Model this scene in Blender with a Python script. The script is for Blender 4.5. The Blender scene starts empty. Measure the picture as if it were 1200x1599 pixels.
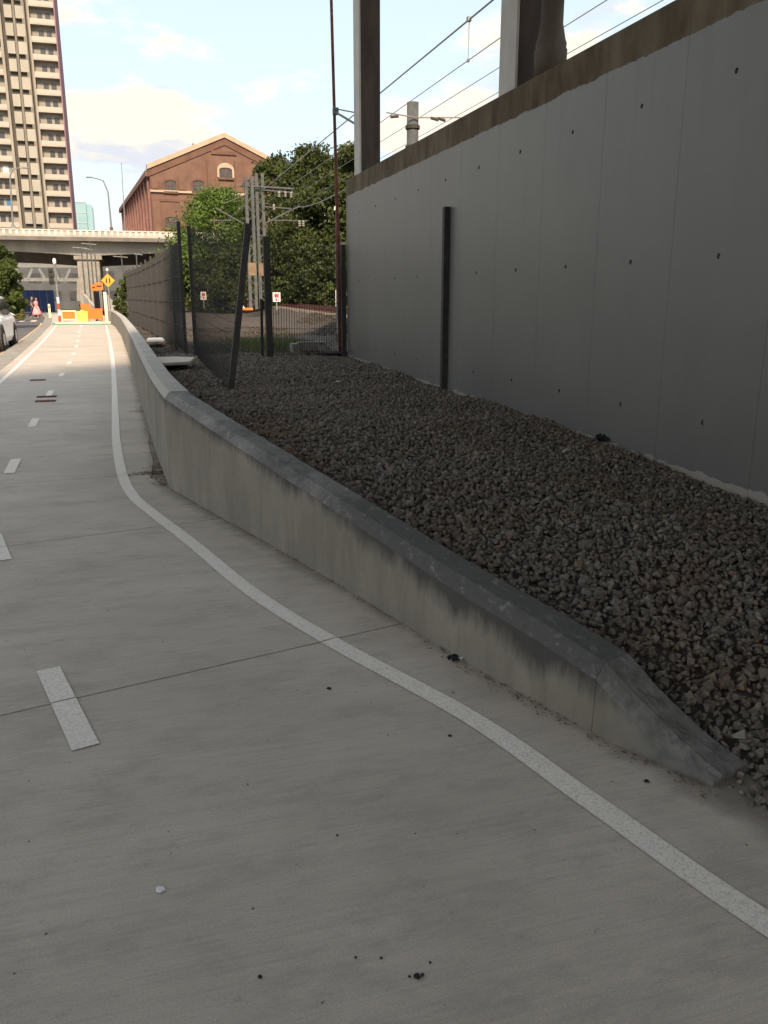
import bpy, bmesh, math, random
import numpy as np
from mathutils import Vector, Matrix
random.seed(7); RNG = np.random.default_rng(7)
scene = bpy.context.scene
COL = scene.collection
R = math.radians

# ------------------------------------------------------------------ camera
PITCH, HEAD, CAMH, FPX = R(14.556), R(16.30), 1.6, 1294.0
cam_d = bpy.data.cameras.new('camera'); cam = bpy.data.objects.new('camera', cam_d); COL.objects.link(cam)
cam.location = (0, 0, CAMH)
cam.rotation_euler = (R(90) - PITCH, 0, -HEAD)
cam_d.sensor_fit = 'VERTICAL'; cam_d.sensor_height = 24.0
cam_d.lens = 24.0 * FPX / 1599.0
cam_d.clip_start = 0.05; cam_d.clip_end = 6000
scene.camera = cam

# ------------------------------------------------------------------ sky, sun, exposure
SUN_EL, SUN_AZ = R(39), R(186)          # azimuth clockwise from +Y: behind the camera, a little to the left
world = bpy.data.worlds.new('World'); scene.world = world; world.use_nodes = True
nt = world.node_tree; nt.nodes.clear()
wo = nt.nodes.new('ShaderNodeOutputWorld'); bg = nt.nodes.new('ShaderNodeBackground')
sky = nt.nodes.new('ShaderNodeTexSky'); sky.sky_type = 'NISHITA'; sky.sun_disc = False
sky.sun_elevation = SUN_EL; sky.sun_rotation = SUN_AZ
sky.air_density = 1.0; sky.dust_density = 1.6; sky.ozone_density = 1.2
bg.inputs['Strength'].default_value = 0.15
tc = nt.nodes.new('ShaderNodeTexCoord')
sep = nt.nodes.new('ShaderNodeSeparateXYZ'); nt.links.new(tc.outputs['Generated'], sep.inputs[0])
mp = nt.nodes.new('ShaderNodeMapping'); mp.inputs['Scale'].default_value = (1.0, 1.0, 2.6)
mp.inputs['Location'].default_value = (0.35, 0.1, 0.02)
nt.links.new(tc.outputs['Generated'], mp.inputs[0])
nz = nt.nodes.new('ShaderNodeTexNoise'); nz.inputs['Scale'].default_value = 4.6
nz.inputs['Detail'].default_value = 9; nz.inputs['Roughness'].default_value = 0.56
nt.links.new(mp.outputs[0], nz.inputs['Vector'])
def wmath(op, a, b=None, clamp=False):
    n = nt.nodes.new('ShaderNodeMath'); n.operation = op; n.use_clamp = clamp
    for i, v in enumerate((a, b)):
        if v is None: continue
        if isinstance(v, (int, float)): n.inputs[i].default_value = v
        else: nt.links.new(v, n.inputs[i])
    return n.outputs[0]
def wrange(v, a, b, c, d):
    n = nt.nodes.new('ShaderNodeMapRange'); n.clamp = True; n.interpolation_type = 'SMOOTHSTEP'
    nt.links.new(v, n.inputs[0])
    for i, x in enumerate((a, b, c, d)): n.inputs[i + 1].default_value = x
    return n.outputs[0]
elev = wrange(sep.outputs['Z'], 0.08, 0.36, 0.085, -0.02)      # cumulus bank low over the horizon
dens = wmath('ADD', nz.outputs['Fac'], elev)
cf = wrange(dens, 0.515, 0.60, 0.0, 0.95)
mp2 = nt.nodes.new('ShaderNodeMapping'); mp2.inputs['Scale'].default_value = (1.0, 1.0, 2.6); mp2.inputs['Location'].default_value = (0.35, 0.1, 0.12)
nt.links.new(tc.outputs['Generated'], mp2.inputs[0])
nz2 = nt.nodes.new('ShaderNodeTexNoise'); nz2.inputs['Scale'].default_value = 4.6; nz2.inputs['Detail'].default_value = 6; nz2.inputs['Roughness'].default_value = 0.56
nt.links.new(mp2.outputs[0], nz2.inputs['Vector'])
shade = wrange(wmath('SUBTRACT', nz.outputs['Fac'], nz2.outputs['Fac']), -0.07, 0.045, 0.0, 1.0)   # tops lit, undersides grey
haze = wrange(sep.outputs['Z'], 0.0, 0.30, 0.85, 0.72)      # thin milky veil over the blue
mixh = nt.nodes.new('ShaderNodeMixRGB'); nt.links.new(haze, mixh.inputs[0]); nt.links.new(sky.outputs[0], mixh.inputs[1])
mixh.inputs[2].default_value = (2.36, 2.60, 2.72, 1)
cc = nt.nodes.new('ShaderNodeMixRGB'); cc.blend_type = 'MIX'
nt.links.new(shade, cc.inputs[0]); cc.inputs[1].default_value = (2.35, 2.4, 2.6, 1); cc.inputs[2].default_value = (3.35, 3.05, 2.5, 1)
mixc = nt.nodes.new('ShaderNodeMixRGB'); nt.links.new(cf, mixc.inputs[0]); nt.links.new(mixh.outputs[0], mixc.inputs[1]); nt.links.new(cc.outputs[0], mixc.inputs[2])
nt.links.new(mixc.outputs[0], bg.inputs['Color']); nt.links.new(bg.outputs[0], wo.inputs[0])

sd = bpy.data.lights.new('sun', 'SUN'); sd.energy = 3.0; sd.angle = R(10); sd.color = (1.0, 0.80, 0.58)
sun = bpy.data.objects.new('sun', sd); COL.objects.link(sun)
sdir = Vector((math.sin(SUN_AZ) * math.cos(SUN_EL), math.cos(SUN_AZ) * math.cos(SUN_EL), math.sin(SUN_EL)))
sun.rotation_euler = sdir.to_track_quat('Z', 'Y').to_euler(); sun.location = (0, -30, 40)
scene.view_settings.view_transform = 'Standard'; scene.view_settings.look = 'None'
scene.view_settings.gamma = 1.0; scene.view_settings.exposure = 1.22
scene.cycles.max_bounces = 6; scene.cycles.diffuse_bounces = 4

# ------------------------------------------------------------------ pixel -> world helpers (photo pixels)
_f = Vector((math.sin(HEAD) * math.cos(PITCH), math.cos(HEAD) * math.cos(PITCH), -math.sin(PITCH)))
_r = Vector((math.cos(HEAD), -math.sin(HEAD), 0)); _u = _r.cross(_f); _C = Vector((0, 0, CAMH))
def ray(px, py): return _f + _r * ((px - 600) / FPX) + _u * ((799.5 - py) / FPX)
def G(px, py, z=0.0): d = ray(px, py); return _C + d * ((z - CAMH) / d.z)
def PY(px, py, Y): d = ray(px, py); return _C + d * (Y / d.y)
def PX(px, py, X): d = ray(px, py); return _C + d * (X / d.x)

# ------------------------------------------------------------------ materials
MATS = {}
def mat(name, col, rough=0.8, col2=None, scale=3.0, detail=6, amt=1.0, bump=0.0, bscale=40.0, metallic=0.0, stretch=(1, 1, 1),
        col3=None, scale3=0.7, spec=0.3, trans=0.0, lo=0.35, hi=0.65):
    m = bpy.data.materials.new(name); m.use_nodes = True; t = m.node_tree; b = t.nodes['Principled BSDF']
    b.inputs['Roughness'].default_value = rough; b.inputs['Metallic'].default_value = metallic
    b.inputs['Specular IOR Level'].default_value = spec
    b.inputs['Base Color'].default_value = (*col, 1)
    geo = t.nodes.new('ShaderNodeNewGeometry')
    mpp = t.nodes.new('ShaderNodeMapping'); mpp.inputs['Scale'].default_value = stretch
    t.links.new(geo.outputs['Position'], mpp.inputs[0])
    out = None
    if col2:
        n = t.nodes.new('ShaderNodeTexNoise'); n.inputs['Scale'].default_value = scale; n.inputs['Detail'].default_value = detail
        n.inputs['Roughness'].default_value = 0.62
        t.links.new(mpp.outputs[0], n.inputs['Vector'])
        cr = t.nodes.new('ShaderNodeValToRGB'); cr.color_ramp.elements[0].position = lo; cr.color_ramp.elements[1].position = hi
        cr.color_ramp.elements[0].color = (*col, 1); cr.color_ramp.elements[1].color = (*col2, 1)
        t.links.new(n.outputs['Fac'], cr.inputs[0]); out = cr.outputs[0]
        if col3:
            n3 = t.nodes.new('ShaderNodeTexNoise'); n3.inputs['Scale'].default_value = scale3; n3.inputs['Detail'].default_value = 7
            n3.inputs['Roughness'].default_value = 0.65
            t.links.new(mpp.outputs[0], n3.inputs['Vector'])
            mr = t.nodes.new('ShaderNodeMapRange'); mr.inputs[1].default_value = 0.48; mr.inputs[2].default_value = 0.72; mr.inputs[4].default_value = amt
            t.links.new(n3.outputs['Fac'], mr.inputs[0])
            mx = t.nodes.new('ShaderNodeMixRGB'); t.links.new(mr.outputs[0], mx.inputs[0]); t.links.new(out, mx.inputs[1]); mx.inputs[2].default_value = (*col3, 1)
            out = mx.outputs[0]
        t.links.new(out, b.inputs['Base Color'])
    if bump:
        nb = t.nodes.new('ShaderNodeTexNoise'); nb.inputs['Scale'].default_value = bscale; nb.inputs['Detail'].default_value = 5
        t.links.new(mpp.outputs[0], nb.inputs['Vector'])
        bp = t.nodes.new('ShaderNodeBump'); bp.inputs['Strength'].default_value = bump; bp.inputs['Distance'].default_value = 0.01
        t.links.new(nb.outputs['Fac'], bp.inputs['Height']); t.links.new(bp.outputs[0], b.inputs['Normal'])
    MATS[name] = m
    return m
class NT:
    """small node-writing helper on a material"""
    def __init__(s, m): s.t = m.node_tree; s.b = s.t.nodes['Principled BSDF']; s.g = s.t.nodes.new('ShaderNodeNewGeometry'); \
        s.s = s.t.nodes.new('ShaderNodeSeparateXYZ'); s.t.links.new(s.g.outputs['Position'], s.s.inputs[0])
    def noise(s, scale, detail=6, stretch=(1, 1, 1), rough=0.6, rot=0.0):
        m = s.t.nodes.new('ShaderNodeMapping'); m.inputs['Scale'].default_value = stretch; m.inputs['Rotation'].default_value = (0, 0, rot); s.t.links.new(s.g.outputs['Position'], m.inputs[0])
        n = s.t.nodes.new('ShaderNodeTexNoise'); n.inputs['Scale'].default_value = scale; n.inputs['Detail'].default_value = detail; n.inputs['Roughness'].default_value = rough
        s.t.links.new(m.outputs[0], n.inputs['Vector']); return n.outputs['Fac']
    def math(s, op, a, b=0.0, clamp=False):
        n = s.t.nodes.new('ShaderNodeMath'); n.operation = op; n.use_clamp = clamp
        for i, v in enumerate((a, b)):
            if isinstance(v, (int, float)): n.inputs[i].default_value = v
            else: s.t.links.new(v, n.inputs[i])
        return n.outputs[0]
    def rng(s, v, a, b, c=0.0, d=1.0):
        n = s.t.nodes.new('ShaderNodeMapRange'); n.clamp = True; s.t.links.new(v, n.inputs[0])
        for i, x in enumerate((a, b, c, d)): n.inputs[i + 1].default_value = x
        return n.outputs[0]
    def mix(s, f, a, b):
        n = s.t.nodes.new('ShaderNodeMixRGB')
        for i, v in enumerate((f, a, b)):
            if isinstance(v, tuple): n.inputs[i].default_value = (*v, 1)
            elif isinstance(v, (int, float)): n.inputs[i].default_value = v
            else: s.t.links.new(v, n.inputs[i])
        return n.outputs[0]
    def color(s, c): s.t.links.new(c, s.b.inputs['Base Color'])
    def bump(s, h, strength, dist=0.01):
        bp = s.t.nodes.new('ShaderNodeBump'); bp.inputs['Strength'].default_value = strength; bp.inputs['Distance'].default_value = dist
        s.t.links.new(h, bp.inputs['Height']); s.t.links.new(bp.outputs[0], s.b.inputs['Normal'])

# path concrete: mottled, broom streaks across the path, dark freckles
m_path = mat('path_concrete', (0.35, 0.33, 0.30), 0.85)
n = NT(m_path)
RB_ = -R(14)
c = n.mix(n.rng(n.noise(1.3, 8, (0.8, 1.3, 1)), 0.3, 0.7), (0.50, 0.434, 0.362), (0.61, 0.536, 0.452))
c = n.mix(n.math('MULTIPLY', n.rng(n.noise(3.1, 12, (0.8, 1.5, 1), 0.8, RB_), 0.48, 0.60), 0.40), c, (0.29, 0.257, 0.217))
c = n.mix(n.math('MULTIPLY', n.rng(n.noise(1.1, 12, (0.7, 1.5, 1), 0.78, RB_), 0.53, 0.62), 0.20), c, (0.27, 0.245, 0.212))
c = n.mix(n.math('MULTIPLY', n.rng(n.noise(1.7, 12, (0.9, 1.3, 1), 0.8, 0.6), 0.56, 0.64), 0.45), c, (0.66, 0.585, 0.495))
c = n.mix(n.math('MULTIPLY', n.rng(n.noise(0.45, 5), 0.46, 0.60), 0.30), c, (0.35, 0.305, 0.25))
c = n.mix(n.math('MULTIPLY', n.rng(n.noise(26, 6, (0.06, 2.4, 1), 0.8, RB_), 0.46, 0.66), 0.34), c, (0.27, 0.24, 0.205))
c = n.mix(n.math('MULTIPLY', n.rng(n.noise(150, 4, (1, 1, 1), 0.8), 0.40, 0.64), 0.45), c, (0.28, 0.252, 0.218))
c = n.mix(n.math('MULTIPLY', n.rng(n.noise(7.5, 10, (1, 1.6, 1), 0.85, RB_), 0.60, 0.65), 0.62), c, (0.20, 0.18, 0.155))
c = n.mix(n.rng(n.noise(34, 2, (1, 1, 1), 0.5), 0.745, 0.765), c, (0.12, 0.108, 0.095))
yq = n.s.outputs['Y']                                     # washed-out dirt lying along the foot of the low wall
foot = n.math('MAXIMUM', n.math('ADD', n.math('MULTIPLY', yq, -0.3037), 2.386), n.math('ADD', n.math('MULTIPLY', yq, -0.022), 0.339))
gap = n.math('ADD', n.math('SUBTRACT', foot, n.s.outputs['X']), n.math('MULTIPLY', n.noise(5.5, 8, (1, 1, 1), 0.72), -0.26))
c = n.mix(n.math('MULTIPLY', n.rng(gap, 0.02, -0.13), 0.72), c, (0.115, 0.095, 0.072))
n.color(c); n.bump(n.noise(90, 4, (0.25, 2.0, 1)), 0.35, 0.004)
# low parapet concrete: board-marked, black mould hanging from the coping in ragged streaks
m_low = mat('parapet_concrete', (0.3, 0.28, 0.23), 0.9)
n = NT(m_low)
c = n.mix(n.rng(n.noise(2.2, 8, (1, 1, 0.6)), 0.32, 0.68), (0.18, 0.158, 0.126), (0.265, 0.235, 0.192))
c = n.mix(n.math('MULTIPLY', n.rng(n.noise(7, 7, (1, 1, 0.16), 0.7), 0.48, 0.7), 0.55), c, (0.15, 0.13, 0.098))
c = n.mix(n.math('MULTIPLY', n.rng(n.noise(26, 5), 0.5, 0.72), 0.35), c, (0.16, 0.15, 0.13))
ztop = n.math('MINIMUM', n.math('ADD', n.math('MULTIPLY', n.s.outputs['Y'], 0.115), -0.0025), 0.82)
below = n.math('SUBTRACT', ztop, n.s.outputs['Z'])
reach = n.math('MULTIPLY', n.rng(n.noise(2.2, 8, (1, 1, 0.3), 0.7), 0.34, 0.68), n.rng(n.s.outputs['Y'], 4.2, 7.6, 0.17, 0.07))
reach = n.math('ADD', reach, n.math('MULTIPLY', n.noise(22, 8, (1, 1, 0.25), 0.75), 0.10))
st = n.rng(n.math('SUBTRACT', reach, below), -0.05, 0.05)
c = n.mix(n.math('MULTIPLY', st, 0.82), c, (0.038, 0.037, 0.035))
endm = n.math('ADD', n.s.outputs['Y'], n.math('MULTIPLY', n.noise(4, 8, (1, 1, 1), 0.7), 0.5))
c = n.mix(n.rng(endm, 2.72, 2.52), c, n.mix(n.rng(n.noise(9, 9), 0.35, 0.65), (0.10, 0.097, 0.087), (0.185, 0.178, 0.16)))
n.color(c); n.bump(n.noise(40, 5), 0.3, 0.006)
m_cope = mat('coping_concrete', (0.2, 0.19, 0.17), 0.88)
n = NT(m_cope)
c = n.mix(n.rng(n.noise(7, 9, (1, 1, 1), 0.68), 0.3, 0.7), (0.17, 0.163, 0.148), (0.30, 0.288, 0.26))
near_dark = n.math('ADD', n.rng(n.s.outputs['Y'], 3.4, 7.0, 0.30, -0.12), n.noise(1.7, 9, (1, 0.7, 1), 0.7))  # darkening grows towards the near end, broken up by noise
c = n.mix(n.math('MULTIPLY', n.rng(near_dark, 0.42, 0.66), 0.85), c, (0.07, 0.068, 0.062))
c = n.mix(n.math('MULTIPLY', n.rng(n.noise(38, 6, (1, 1, 1), 0.7), 0.5, 0.66), 0.5), c, (0.055, 0.053, 0.048))
c = n.mix(n.math('MULTIPLY', n.rng(n.noise(24, 6, (1, 0.5, 1), 0.7), 0.56, 0.70), 0.45), c, (0.36, 0.345, 0.31))
n.color(c); n.bump(n.noise(55, 6, (1, 1, 1), 0.7), 0.6, 0.008)
m_mortar = mat('rough_mortar', (0.115, 0.112, 0.10), 0.92, (0.21, 0.203, 0.185), 9, 9, col3=(0.06, 0.058, 0.052), scale3=14, amt=0.8, bump=0.9, bscale=45)
m_copef = mat('coping_light_concrete', (0.36, 0.335, 0.29), 0.85, (0.45, 0.42, 0.37), 4, 8, col3=(0.25, 0.24, 0.21), scale3=2.0, amt=0.6, bump=0.2, bscale=60)
m_mould = mat('mould_stain', (0.035, 0.034, 0.032), 0.95)
# big wall: grey paint with a ragged top edge over brown bare concrete
m_wall = mat('painted_wall', (0.2, 0.2, 0.19), 0.42, spec=0.5)
n = NT(m_wall)
z = n.s.outputs['Z']; yv = n.s.outputs['Y']
paint = n.mix(n.rng(n.noise(0.9, 6), 0.3, 0.7), (0.134, 0.129, 0.113), (0.150, 0.145, 0.128))
paint = n.mix(n.math('MULTIPLY', n.rng(n.noise(0.8, 10, (1, 1, 0.6), 0.72), 0.46, 0.66), 0.42), paint, (0.108, 0.104, 0.094))
paint = n.mix(n.math('MULTIPLY', n.math('MULTIPLY', n.rng(n.noise(5.5, 6, (1, 1, 0.03), 0.7), 0.56, 0.70), n.rng(z, 1.6, 3.6)), 0.38), paint, (0.085, 0.08, 0.07))
paint = n.mix(n.math('MULTIPLY', n.rng(n.noise(30, 4), 0.66, 0.72), 0.6), paint, (0.07, 0.07, 0.068))
bare = n.mix(n.rng(n.noise(3.2, 8, (1, 1, 0.4), 0.65), 0.32, 0.68), (0.088, 0.066, 0.045), (0.195, 0.152, 0.105))
edge = n.math('ADD', n.math('MULTIPLY', n.noise(3.4, 8, (1, 1, 0.5), 0.75), 0.12), z)
fac = n.rng(edge, 3.585, 3.592)
c = n.mix(fac, paint, bare)
lowz = n.math('SUBTRACT', z, n.math('ADD', n.math('MULTIPLY', yv, 0.016), 0.10))
lowe = n.math('ADD', lowz, n.math('MULTIPLY', n.noise(4.5, 6), -0.14))
c = n.mix(n.rng(lowe, -0.012, -0.004), (0.30, 0.27, 0.225), c)
n.t.links.new(n.rng(fac, 0.0, 1.0, 0.42, 0.95), n.b.inputs['Roughness']); n.t.links.new(n.rng(fac, 0.0, 1.0, 0.5, 0.1), n.b.inputs['Specular IOR Level'])
n.color(c); n.bump(n.noise(9, 7), 0.10, 0.01)
m_hole = mat('tie_hole_dark', (0.03, 0.03, 0.03), 0.9)
m_line = mat('white_line_paint', (0.74, 0.685, 0.60), 0.7, (0.80, 0.745, 0.66), 22, 6, col3=(0.33, 0.30, 0.26), scale3=130, amt=0.8)
m_orange_line = mat('orange_kerb_paint', (0.62, 0.36, 0.19), 0.8, (0.70, 0.44, 0.26), 4)
m_green = mat('green_path_paint', (0.11, 0.25, 0.16), 0.8, (0.17, 0.33, 0.22), 2)
m_joint = mat('joint_dirt', (0.02, 0.018, 0.016), 0.95, (0.04, 0.036, 0.032), 8)
m_asph = mat('asphalt', (0.085, 0.08, 0.08), 0.9, (0.125, 0.115, 0.112), 2, 8, bump=0.3, bscale=120)
m_kerb = mat('kerb_concrete', (0.21, 0.192, 0.165), 0.9, (0.30, 0.275, 0.235), 3)
m_soil = mat('ballast_dirt', (0.06, 0.05, 0.04), 0.95, (0.10, 0.082, 0.064), 6, bump=0.6, bscale=30)
m_ground = mat('ground_soil', (0.075, 0.072, 0.05), 0.95, (0.12, 0.11, 0.075), 0.6, 8, col3=(0.06, 0.085, 0.03), scale3=0.25, bump=0.4, bscale=10)
m_rail_ground = mat('rail_ballast', (0.04, 0.033, 0.028), 0.95, (0.095, 0.08, 0.067), 9, 6, col3=(0.085, 0.055, 0.036), scale3=0.8, bump=1.0, bscale=22)  # colours lowered to stand in for shade behind the fence
m_black = mat('black_steel', (0.030, 0.028, 0.026), 0.65, (0.055, 0.05, 0.044), 12)
m_rust = mat('rusty_steel', (0.13, 0.045, 0.03), 0.8, (0.22, 0.085, 0.05), 10, col3=(0.07, 0.03, 0.025), scale3=4)
m_col_lit = mat('column_lit_paint', (0.44, 0.41, 0.36), 0.6, (0.52, 0.485, 0.43), 3)  # pale paint, lightened for the bright left side of the columns
m_col_dark = mat('column_shaded_steel', (0.045, 0.036, 0.03), 0.8, (0.085, 0.062, 0.048), 5, stretch=(1, 1, 0.25))  # dark steel: shaded front of the columns put into the colour
m_pipe = mat('brown_downpipe', (0.06, 0.046, 0.034), 0.7, (0.11, 0.083, 0.06), 5, stretch=(1, 1, 0.4))
m_deck = mat('overpass_concrete', (0.16, 0.155, 0.145), 0.9, (0.24, 0.23, 0.215), 0.8)
m_wire = mat('galvanised_wire', (0.04, 0.039, 0.037), 0.55, metallic=0.2)
m_cable = mat('catenary_cable', (0.30, 0.31, 0.33), 0.5)
m_galv = mat('galvanised_steel', (0.17, 0.17, 0.162), 0.6, (0.25, 0.25, 0.24), 4, metallic=0.2)
m_mast = mat('weathered_mast_steel', (0.06, 0.062, 0.062), 0.7, (0.105, 0.106, 0.105), 4)
m_galv_rust = mat('mast_rust_patch', (0.17, 0.11, 0.07), 0.8, (0.24, 0.17, 0.12), 5)
m_ceramic = mat('brown_insulator', (0.07, 0.05, 0.04), 0.4)
m_sleeper = mat('concrete_sleeper', (0.17, 0.15, 0.13), 0.9, (0.24, 0.21, 0.18), 5)
m_white = mat('white_board', (0.72, 0.71, 0.69), 0.6)
m_red = mat('red_print', (0.55, 0.07, 0.05), 0.6)
m_orange = mat('orange_plastic', (0.85, 0.20, 0.03), 0.5, (0.75, 0.16, 0.03), 6)
m_yellow = mat('yellow_plastic', (0.88, 0.52, 0.10), 0.5, (0.80, 0.45, 0.09), 5)
m_cream = mat('cream_plastic', (0.85, 0.68, 0.45), 0.5)
m_signy = mat('amber_sign_face', (0.72, 0.33, 0.035), 0.5)
m_signk = mat('black_print', (0.02, 0.02, 0.02), 0.6)
m_bridge = mat('bridge_concrete', (0.36, 0.33, 0.285), 0.85, (0.46, 0.42, 0.37), 0.35, 8, col3=(0.19, 0.17, 0.145), scale3=0.5, amt=0.6, stretch=(1, 1, 0.5))
m_rail_post = mat('railing_post_paint', (0.60, 0.52, 0.45), 0.7, (0.68, 0.6, 0.52), 2)
m_bridge_dark = mat('bridge_shaded_concrete', (0.12, 0.11, 0.10), 0.9, (0.18, 0.165, 0.15), 1)  # darker bridge concrete: shadow band and soffit shade put into the colour
m_brick = mat('red_brick', (0.135, 0.077, 0.055), 0.9, (0.185, 0.106, 0.077), 0.7, 8, col3=(0.165, 0.085, 0.06), scale3=0.25)
m_brick_d = mat('dark_brick', (0.125, 0.066, 0.046), 0.9, (0.165, 0.09, 0.064), 0.8, 8)
m_brick_side = mat('shaded_side_brick', (0.20, 0.10, 0.085), 0.9, (0.27, 0.14, 0.115), 0.8, 8)  # flank brick given the purple cast of its shaded side
m_render = mat('cream_render', (0.38, 0.285, 0.20), 0.85, (0.46, 0.35, 0.25), 0.8)
m_glassd = mat('dark_window', (0.035, 0.035, 0.04), 0.25, (0.08, 0.075, 0.075), 2, spec=0.5)
m_roof = mat('metal_roof', (0.26, 0.24, 0.22), 0.6)
m_tower = mat('tower_render', (0.27, 0.24, 0.20), 0.85, (0.33, 0.295, 0.25), 0.3)
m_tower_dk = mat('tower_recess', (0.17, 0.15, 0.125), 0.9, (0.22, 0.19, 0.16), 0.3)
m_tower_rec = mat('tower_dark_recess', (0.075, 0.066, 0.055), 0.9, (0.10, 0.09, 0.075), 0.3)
m_tower_pan = mat('tower_cream_panel', (0.31, 0.285, 0.235), 0.8, (0.38, 0.35, 0.295), 0.25)
m_tower_slab = mat('tower_slab_edge', (0.34, 0.30, 0.255), 0.8, (0.40, 0.355, 0.305), 0.5)
m_tower_fin = mat('tower_purple_fin', (0.24, 0.13, 0.155), 0.8, (0.29, 0.16, 0.185), 0.2)
m_tower_rail = mat('balustrade_glass', (0.40, 0.36, 0.30), 0.4)
m_blue = mat('blue_curtain', (0.06, 0.16, 0.30), 0.7)
m_teal = mat('teal_glass', (0.22, 0.36, 0.40), 0.25, (0.30, 0.46, 0.50), 0.15, spec=0.6)
m_mull = mat('mullion_grey', (0.36, 0.42, 0.44), 0.5)
m_bark = mat('bark', (0.07, 0.05, 0.035), 0.95, (0.12, 0.09, 0.065), 8, stretch=(1, 1, 0.3))
m_carw = mat('white_car_paint', (0.82, 0.81, 0.78), 0.3, spec=0.5)
m_glass = mat('car_glass', (0.025, 0.03, 0.035), 0.08, spec=0.6)
m_tyre = mat('tyre_rubber', (0.018, 0.018, 0.018), 0.85)
m_rim = mat('alloy_rim', (0.35, 0.35, 0.35), 0.35, metallic=0.7)
m_lamp = mat('headlamp_lens', (0.62, 0.62, 0.60), 0.15, spec=0.6)
m_skin = mat('skin', (0.42, 0.24, 0.16), 0.6)
m_hair = mat('dark_hair', (0.02, 0.015, 0.012), 0.6)
m_pink = mat('pink_fabric', (0.72, 0.26, 0.27), 0.85, (0.80, 0.34, 0.35), 8)
m_navy = mat('dark_fabric', (0.03, 0.03, 0.045), 0.85)
m_hoard = mat('blue_hoarding', (0.05, 0.09, 0.24), 0.7, (0.07, 0.12, 0.30), 1)
m_paper = mat('litter_paper', (0.55, 0.55, 0.56), 0.7, (0.66, 0.66, 0.66), 30)
m_leafdry = mat('dry_leaf', (0.10, 0.07, 0.045), 0.9, (0.20, 0.15, 0.10), 30)
m_tarp = mat('dark_rag', (0.02, 0.019, 0.019), 0.95)
m_palestone = mat('pale_slab', (0.50, 0.44, 0.36), 0.9, (0.58, 0.52, 0.44), 5)
m_farblock = mat('far_grey_facade', (0.075, 0.078, 0.08), 0.8, (0.11, 0.112, 0.115), 0.4)

def leaf_mat(name, a, b):
    m = mat(name, a, 0.6, b, 0.9, 5, lo=0.38, hi=0.62)
    t = m.node_tree; out = t.nodes['Material Output']; bs = t.nodes['Principled BSDF']
    tr = t.nodes.new('ShaderNodeBsdfTranslucent'); ms = t.nodes.new('ShaderNodeMixShader'); ms.inputs[0].default_value = 0.28
    src = bs.inputs['Base Color'].links[0].from_socket
    t.links.new(src, tr.inputs['Color']); t.links.new(bs.outputs[0], ms.inputs[1]); t.links.new(tr.outputs[0], ms.inputs[2]); t.links.new(ms.outputs[0], out.inputs[0])
    return m
m_leaf_d = leaf_mat('dark_leaves', (0.03, 0.042, 0.011), (0.085, 0.105, 0.026))
m_leaf_l = leaf_mat('bright_leaves', (0.055, 0.10, 0.018), (0.13, 0.19, 0.035))
m_leaf_m = leaf_mat('mid_leaves', (0.045, 0.066, 0.016), (0.095, 0.125, 0.03))
m_grass = leaf_mat('grass_blades', (0.055, 0.075, 0.022), (0.11, 0.13, 0.045))
m_grass_dry = leaf_mat('verge_grass', (0.11, 0.13, 0.035), (0.20, 0.19, 0.06))
# stones: tint per stone
def stone_mat(name, attr, gain=1.0):
    m = mat(name, (0.1, 0.1, 0.1), 0.9); t = m.node_tree; b = t.nodes['Principled BSDF']
    if attr:
        a = t.nodes.new('ShaderNodeAttribute'); a.attribute_name = 'tint'; v = a.outputs['Fac']
    else:
        a = t.nodes.new('ShaderNodeObjectInfo'); v = a.outputs['Random']
    cr = t.nodes.new('ShaderNodeValToRGB'); e = cr.color_ramp.elements
    e[0].position = 0; e[0].color = (0.105, 0.088, 0.070, 1); e[1].position = 1; e[1].color = (0.235, 0.19, 0.145, 1)
    for p, c_ in ((0.4, (0.145, 0.123, 0.10, 1)), (0.78, (0.19, 0.163, 0.135, 1)), (0.93, (0.195, 0.172, 0.148, 1)), (0.97, (0.21, 0.14, 0.092, 1))):
        x = e.new(p); x.color = c_
    t.links.new(v, cr.inputs[0])
    g = t.nodes.new('ShaderNodeNewGeometry'); nn = t.nodes.new('ShaderNodeTexNoise'); nn.inputs['Scale'].default_value = 60; nn.inputs['Detail'].default_value = 5
    t.links.new(g.outputs['Position'], nn.inputs['Vector'])
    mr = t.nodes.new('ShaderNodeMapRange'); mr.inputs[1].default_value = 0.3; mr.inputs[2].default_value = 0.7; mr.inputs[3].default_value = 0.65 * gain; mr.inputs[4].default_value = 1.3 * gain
    t.links.new(nn.outputs['Fac'], mr.inputs[0])
    mu = t.nodes.new('ShaderNodeMixRGB'); mu.blend_type = 'MULTIPLY'; mu.inputs[0].default_value = 1
    npatch = t.nodes.new('ShaderNodeTexNoise'); npatch.inputs['Scale'].default_value = 1.6; npatch.inputs['Detail'].default_value = 6; t.links.new(g.outputs['Position'], npatch.inputs['Vector'])
    mrp = t.nodes.new('ShaderNodeMapRange'); mrp.inputs[1].default_value = 0.52; mrp.inputs[2].default_value = 0.68; mrp.inputs[4].default_value = 0.55; t.links.new(npatch.outputs['Fac'], mrp.inputs[0])
    mxp = t.nodes.new('ShaderNodeMixRGB'); t.links.new(mrp.outputs[0], mxp.inputs[0]); t.links.new(cr.outputs[0], mxp.inputs[1]); mxp.inputs[2].default_value = (0.17, 0.115, 0.07, 1)
    t.links.new(mxp.outputs[0], mu.inputs[1]); t.links.new(mr.outputs[0], mu.inputs[2]); t.links.new(mu.outputs[0], b.inputs['Base Color'])
    bp = t.nodes.new('ShaderNodeBump'); bp.inputs['Strength'].default_value = 0.35; bp.inputs['Distance'].default_value = 0.004
    t.links.new(nn.outputs['Fac'], bp.inputs['Height']); t.links.new(bp.outputs[0], b.inputs['Normal'])
    return m
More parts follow.
